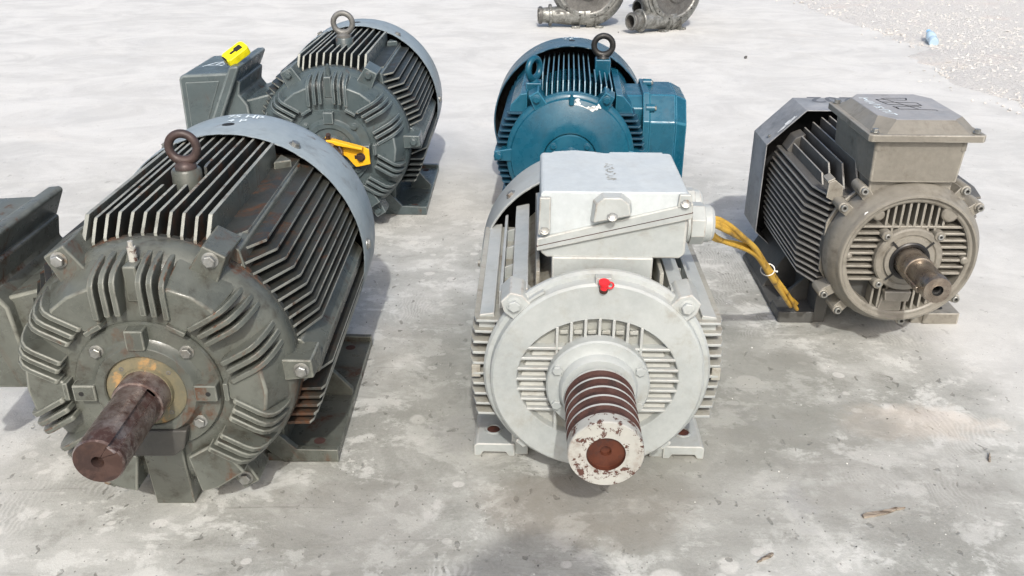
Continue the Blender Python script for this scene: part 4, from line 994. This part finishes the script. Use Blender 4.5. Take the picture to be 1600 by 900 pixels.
# terminal box
bm = bmesh.new(); prism(bm, [(-.108, .37), (-.112, .46), (.092, .46), (.088, .40)], 'y', .045, .30); finish(bm, 'terminal_box_neck', 'e', frame, 30, .005, segs=3)
bm = bmesh.new(); prism(bm, [(-.118, .03), (.092, .03), (.092, .31), (-.118, .31)], 'z', .452, .566, taper=1.05); tb = finish(bm, 'terminal_box_base', 'e', G, 30, .006, segs=3)
bm = bmesh.new(); prism(bm, [(-.138, .006), (.122, .006), (.130, .014), (.130, .325), (.122, .333), (-.138, .333), (-.146, .325), (-.146, .014)], 'z', .560, .578); lid = finish(bm, 'terminal_box_lid', 'e', G, 30, .003, segs=3)
bm = bmesh.new(); lo = [(-.134, .040), (-.106, .012), (.090, .012), (.120, .040), (.120, .295), (.090, .326), (-.106, .326), (-.134, .295)]
hi = [(-.103, .090), (-.072, .050), (.066, .050), (.098, .085), (.098, .265), (.068, .312), (-.078, .312), (-.108, .265)]
A = [bm.verts.new((x, y, .577)) for x, y in lo]; B = [bm.verts.new((x, y, .604)) for x, y in hi]
for i in range(8): bm.faces.new((A[i], A[(i+1) % 8], B[(i+1) % 8], B[i])).material_index = 0
bm.faces.new(B).material_index = 1
finish(bm, 'raised_panel', ['e', 'elid'], lid, 20, .003, segs=3)
for (x, y) in ((-.128, .026), (.112, .026), (.112, .312), (-.128, .312)): bolt(lid, (x, y, .580), .0075, 'bolt', d=(0, 0, 1), h=1.0)
for (x, y) in ((-.114, .033), (.088, .033)):
    bm = bmesh.new(); tube(bm, [(x, y-.002, .535), (x, y-.002, .562)], .009, 12); finish(bm, 'lid_boss', 'e', tb, 40)
fE = lambda u, v: (u, v, .6046)
strokes(lid, [[(-.035, .262), (.018, .150)], [(-.03, .262+.0), (.03, .262)], [(-.052, .250), (.022, .240)], [(-.048, .222), (.038, .214)], [(-.040, .196), (.040, .186)], [(-.052, .250), (-.048, .222), (-.040, .196)],
              [(.030, .262), (.022, .240)], [(.038, .214), (.040, .186)], [(-.030, .172), (-.030, .150), (.058, .142), (.060, .136)], [(-.030, .172), (.025, .178), (.03, .165)], [(-.035, .178), (-.03, .150)]], .0032, fE, 'ink', 'marker_tally')
strokes(lid, [[(-.092, .262), (-.068, .262)], [(-.080, .262), (-.078, .238)], [(-.088, .232), (-.068, .226)], [(-.088, .220), (-.068, .214)], [(-.086, .204), (-.062, .190)], [(-.084, .176), (-.064, .170)], [(-.084, .162), (-.064, .156)], [(-.074, .178), (-.073, .156)], [(-.082, .142), (-.060, .138), (-.060, .124), (-.080, .126)], [(-.078, .112), (-.058, .106), (-.056, .092)]], .0045, fE, 'chalk', 'chalk_writing')
strokes(br, [[(-.120+.006*cos(t), zc+.118+.006*sin(t)) for t in (.6, 1.6, 2.6, 3.6, 4.6, 5.4)]], .003, lambda u, v: (u, .0015, v), 'whitechip', 'chalk_mark')

# ------------------------------------------------------------------ tape measure resting on the far motor's box
Tm = thing('tape_measure', 'small bright yellow tape measure with black lock button lying on a terminal box', 'tape measure')
d1 = Vector((.70, .52, .49)).normalized(); nrm = Vector((-.20, -.55, .81)); nrm = (nrm-d1*nrm.dot(d1)).normalized(); d2 = nrm.cross(d1)
mt = Matrix((d1, d2, nrm)).transposed().to_4x4(); mt.translation = (-.918, 2.985, .578); Tm.matrix_world = mt
def rrect(l, w_, r, n=6, rf=None):
    pts = []
    for (cx, cy, a0, q) in ((l-r, w_-r, 0, r), (-l+r, w_-r, pi/2, r), (-l+r, -w_+r, pi, r), (l-r, -w_+r, 1.5*pi, r)):
        for i in range(n+1): a = a0+pi/2*i/n; pts.append((cx+q*cos(a), cy+q*sin(a)))
    return pts
bm = bmesh.new(); prism(bm, rrect(.043, .026, .014), 'z', -.014, .014); finish(bm, 'case', 'tape', Tm, 30, .003, segs=3)
bm = bmesh.new(); prism(bm, rrect(.013, .011, .004), 'z', .013, .0165); q = finish(bm, 'lock_button', 'black', Tm, 30, .001); q.location = (.014, 0, 0)
bm = bmesh.new(); box(bm, -.018, .004, -.0045, .0045, .0135, .0155); finish(bm, 'button_slot', 'black', Tm, 30)
bm = bmesh.new(); box(bm, -.0440, -.040, -.014, .012, .004, .0148); finish(bm, 'tape_mouth', 'black', Tm, 30)
bm = bmesh.new(); box(bm, -.047, -.0445, -.010, .008, -.010, -.002); finish(bm, 'tape_hook', 'bolt', Tm, 30)

# ------------------------------------------------------------------ pump casings at the back
def pump(name, label, loc, rz, tall=True, green=False):
    P_ = thing(name, label, 'pump', loc, rz, 'bare cast pump casings at the back')
    R0 = .255; zc = .318
    bm = bmesh.new()                                    # volute: a scroll round the disc, widening to the left outlet
    n = 72; sec = 14; rings = []
    for i in range(n+1):
        t = i/n; a = radians(-150)+t*radians(330); rr = .035+.035*t; Rc = R0-.015+.012*t
        ring = []
        for k in range(sec):
            b_ = 2*pi*k/sec; q = Rc+rr*cos(b_)
            # angle measured anticlockwise seen from the front, ending at the bottom
            ring.append(bm.verts.new((q*sin(a), .075+rr*1.0*sin(b_), zc+q*cos(a))))
        rings.append(ring)
    for A, B in zip(rings, rings[1:]):
        for k in range(sec): bm.faces.new((A[k], A[(k+1) % sec], B[(k+1) % sec], B[k]))
    bm.faces.new(rings[0]); bm.faces.new(rings[-1])
    lathe(bm, [(0, .02), (R0-.01, .02), (R0+.005, .03), (R0+.005, .12), (R0-.01, .14), (0, .14)], zc, 72)
    vol = finish(bm, 'volute', 'pump', P_, 45)
    bm = bmesh.new(); lathe(bm, [(R0-.012, .03), (R0-.012, .004), (R0-.018, -.002), (R0-.040, -.004), (R0-.048, .004), (R0-.055, .006), (.13, -.002), (.112, -.006), (.105, -.020), (.085, -.024), (.078, -.018), (.072, .03), (0, .04)], zc, 96, mis=[0]*4+[1]*2+[1]*3+[0]*2+[2]*2)
    cv_ = finish(bm, 'front_cover', ['pump', 'pumpd', 'black'], P_, 30)
    for i in range(12):
        a = radians(15+30*i); bolt(cv_, ((R0-.027)*sin(a), -.004, zc+(R0-.027)*cos(a)), .0062, 'black', kind='socket', h=.3)
    bm = bmesh.new(); lathe(bm, [(.022, .10), (.022, .012), (.0, .010)], zc+.03, 24, xc=0); finish(bm, 'hub', 'pumpd', cv_, 30)
    # outlet pipe, pointing left along the bottom
    def px(xr, mats=('pump', 'black'), mi=None, zz=.092, y=.075):
        bm = bmesh.new(); rings = [[bm.verts.new((x, y+r*cos(2*pi*k/32), zz+r*sin(2*pi*k/32))) for k in range(32)] for x, r in xr]
        for q, (A, B) in enumerate(zip(rings, rings[1:])):
            for k in range(32):
                f = bm.faces.new((A[k], A[(k+1) % 32], B[(k+1) % 32], B[k])); f.material_index = mi[q] if mi else 0
        return bm
    bm = px([(.02, .080), (-.14, .076), (-.24, .064), (-.335, .056), (-.352, .058), (-.37, .060), (-.375, .060), (-.375, .047), (-.25, .046), (-.25, .001)], mi=[0]*7+[1, 1])
    pipe = finish(bm, 'outlet_pipe', ['pump', 'pumpd'], P_, 40)
    bm = px([(-.272, .06), (-.272, .080), (-.276, .083), (-.288, .083), (-.292, .080), (-.292, .05)]); finish(bm, 'pipe_collar', 'pump', pipe, 30)
    bm = px([(-.345, .062), (-.352, .066), (-.364, .066), (-.369, .061)]); finish(bm, 'pipe_lip', 'pumpd', pipe, 30)
    for x in (-.055, .065):                             # feet with thin webs
        bm = bmesh.new(); sg = -1 if x < 0 else 1
        prism(bm, [(x, .0), (x+sg*.062, .0), (x+sg*.062, .016), (x, .016)], 'y', .0, .05)
        prism(bm, [(x, .010), (x+sg*.004, .010), (x+sg*.004, .055), (x, .085)], 'y', -.012, .07)
        finish(bm, 'foot', 'pump', P_, 30, .0015); bolt(P_, (x+sg*.036, -.001, .008), .008, 'bolt')
    bm = bmesh.new(); lathe(bm, [(.0, .14), (.12, .14), (.12, .22), (.10, .24), (.10, .36), (0, .36)], zc, 48, mis=[0]*5); finish(bm, 'bearing_housing', 'green' if green else 'pumpd', P_, 40)
    for j, ch in enumerate('NO2'):                     # raised casting letters
        a = radians(62+j*9); rr = R0-.03+.02
        text(P_, ch, .042, lambda u, v, a=a: ((R0+.022+v*0)*sin(a)+u*cos(a)+v*sin(a)*.0, .004, zc+(R0+.022)*cos(a)+v), 'chalk' if 0 else 'pump', 'cast_letter', th=.002)
    return P_
pump('pump_casing', 'bare metal pump casing lying square-on with its outlet pipe pointing sideways', (.575, 7.06, 0), radians(4))
pump('pump_casing', 'bare metal pump casing turned askew, its open outlet pipe facing the motors', (1.23, 6.95, 0), radians(33))
pump('pump_casing', 'half-hidden pump casing with a green bearing housing behind the askew one', (1.36, 7.70, 0), radians(38), green=True)

# ------------------------------------------------------------------ bottle, stones, splinters
Bt = thing('water_bottle', 'pale blue plastic water bottle lying on the gravel', 'bottle', (2.98, 6.46, .045), 0)
ax = Vector((.12, .6, .12)).normalized()
bm = bmesh.new(); pr = [(-.11, .0), (-.11, .030), (-.10, .033), (-.05, .032), (-.045, .030), (-.04, .033), (.03, .033), (.06, .026), (.085, .014), (.10, .013)]
rings = [[bm.verts.new((r*cos(2*pi*k/20), r*sin(2*pi*k/20), z)) for k in range(20)] for z, r in pr[1:]]
for A, B in zip(rings, rings[1:]):
    for k in range(20): bm.faces.new((A[k], A[(k+1) % 20], B[(k+1) % 20], B[k]))
bm.faces.new(rings[0]); bm.faces.new(rings[-1]); bo = finish(bm, 'bottle_body', 'bottle', Bt, 40)
bo.rotation_euler = ax.to_track_quat('Z', 'Y').to_euler()
bm = bmesh.new(); tube(bm, [ax*.098, ax*.118], .0155, 16); finish(bm, 'bottle_cap', 'bottlecap', Bt, 40)

def splinter(label, p0, p1, w_, mat='wood'):
    bm = bmesh.new(); p0, p1 = Vector(p0), Vector(p1); d = p1-p0; n = Vector((-d.y, d.x, 0)).normalized(); k = 9; top = []; bot = []
    L_ = [p0+d*(i/k) for i in range(k+1)]; prof = [.55, .95, 1, .9, .8, .72, .6, .42, .3, .06]
    ring = []
    for i, p in enumerate(L_):
        ww = w_*prof[i]; j = random.uniform(-.12, .12)*w_
        ring.append([bm.verts.new(p+n*(ww*.5+j)+Vector((0, 0, .0005))), bm.verts.new(p+n*(ww*.4+j)+Vector((0, 0, .0045+.002*random.random()))), bm.verts.new(p-n*(ww*.4-j)+Vector((0, 0, .0040))), bm.verts.new(p-n*(ww*.5-j)+Vector((0, 0, .0005)))])
    for A, B in zip(ring, ring[1:]):
        for q in range(4): bm.faces.new((A[q], A[(q+1) % 4], B[(q+1) % 4], B[q]))
    bm.faces.new(ring[0]); bm.faces.new(ring[-1])
    return tag(finish(bm, 'wood_splinter', mat, None, 30), label, 'splinter', 'splinters on the concrete')
splinter('long brown wood splinter on the concrete in front of the brown-grey motor', (.686, 1.366, .001), (.779, 1.393, .001), .012)
splinter('short wood splinter on the concrete nearest the bottom of the photo', (.483, 1.262, .001), (.448, 1.240, .001), .008)
splinter('thin dark twig on pale concrete at the far right', (1.02, 1.545, .001), (1.035, 1.575, .001), .005)

for i, (px_, py_, s, lab) in enumerate(((1.53, 5.90, .018, 'single dark pebble on bare concrete short of the gravel'), (3.62, 6.35, .030, 'larger dark stone lying on the gravel beyond the blue bottle'),
                                   (.80, 6.88, .009, 'tiny dark stone on the concrete between the two pump casings'))):
    bm = bmesh.new(); pebble(bm, (px_, py_, s*.4), s, random.Random(i)); tag(finish(bm, 'pebble', 'pumpd', None, 10, .002), lab, 'stone')

# loose crumbs of dirt and chips on the slab near the motors
rnd = random.Random(11); bm = bmesh.new()
for i in range(900):
    x = rnd.uniform(-1.1, 1.4); y = rnd.uniform(1.15, 3.4)
    pebble(bm, (x, y, .0006), rnd.choice((.0012, .0016, .0022))*rnd.uniform(.7, 1.3), rnd, rnd.choice((0, 0, 1)))
me = bpy.data.meshes.new('grit'); bm.to_mesh(me); bm.free(); me.materials.append(M['pumpd']); me.materials.append(M['tie'])
o = bpy.data.objects.new('grit', me); COL.objects.link(o); o['kind'] = 'stuff'; o['label'] = 'scattered crumbs of grit on the concrete'

# ------------------------------------------------------------------ the photographer, whose head throws the shadow at the bottom edge
Ph = thing('person', 'person leaning in with raised arms, seen only as a shadow at the bottom edge', 'person', (.115, -.50, 0))
def skin_body(name, verts, edges, radii, mat, parent):
    me = bpy.data.meshes.new(name); me.from_pydata(verts, edges, []); me.materials.append(M[mat])
    o = bpy.data.objects.new(name, me); COL.objects.link(o); o.parent = parent
    md = o.modifiers.new('skin', 'SKIN'); md.use_smooth_shade = True
    for i, r in enumerate(radii):
        sv = me.skin_vertices[0].data[i]; sv.radius = (r, r); sv.use_root = (i == 0)
    s = o.modifiers.new('sub', 'SUBSURF'); s.levels = s.render_levels = 2; return o
V = [(0, -.12, .76), (0, -.02, .92), (0, .10, 1.06), (0, .20, 1.15), (.01, .27, 1.20), (.01, .315, 1.255), (.01, .33, 1.31),
     (.17, .19, 1.12), (.20, .30, .95), (.02, .43, 1.10), (-.02, .452, 1.13),
     (-.15, .20, 1.12), (-.20, .28, .95), (-.15, .42, 1.10), (-.14, .452, 1.13),
     (.09, -.10, .70), (.11, .06, .40), (.11, -.06, .08), (.11, .10, .035), (-.09, -.10, .70), (-.11, .06, .40), (-.11, -.06, .08), (-.11, .10, .035)]
Ed = [(0, 1), (1, 2), (2, 3), (3, 4), (4, 5), (5, 6), (3, 7), (7, 8), (8, 9), (9, 10), (3, 11), (11, 12), (12, 13), (13, 14), (0, 15), (15, 16), (16, 17), (17, 18), (0, 19), (19, 20), (20, 21), (21, 22)]
Rd = [.13, .12, .13, .12, .055, .085, .075, .060, .045, .032, .025, .060, .045, .032, .025, .085, .06, .042, .035, .085, .06, .042, .035]
skin_body('body', V, Ed, Rd, 'shirt', Ph)
bm = bmesh.new(); bmesh.ops.create_uvsphere(bm, u_segments=24, v_segments=16, radius=.118)
for v in bm.verts: v.co = Vector((v.co.x*1.0+.01, v.co.y*1.12+.29, max(v.co.z, -.02)*.95+1.275))
cap_ = bm
lathe_pts = [bm.verts.new((.01+.150*sin(2*pi*i/32), .30+.165*cos(2*pi*i/32), 1.262)) for i in range(32)]
bm.faces.new(lathe_pts); q = [bm.verts.new((.01+.148*sin(2*pi*i/32), .30+.163*cos(2*pi*i/32), 1.268)) for i in range(32)]; bm.faces.new(q)
for i in range(32): bm.faces.new((lathe_pts[i], lathe_pts[(i+1) % 32], q[(i+1) % 32], q[i]))
finish(bm, 'shadow_hat', 'tie', Ph, 60)  # unseen hat, added to widen the shadow of the head
Pn = thing('phone', 'black phone held up in the raised hands of the person', 'phone', (.035, -.030, 1.135), 0)
bm = bmesh.new(); prism(bm, rrect(.072, .036, .008), 'y', -.004, .004); o = finish(bm, 'phone_body', 'black', Pn, 30, .001)
bm = bmesh.new(); lathe(bm, [(.007, .004), (.007, .006), (0, .006)], .0, 20, xc=-.05); finish(bm, 'lens', 'bolt', Pn, 30)
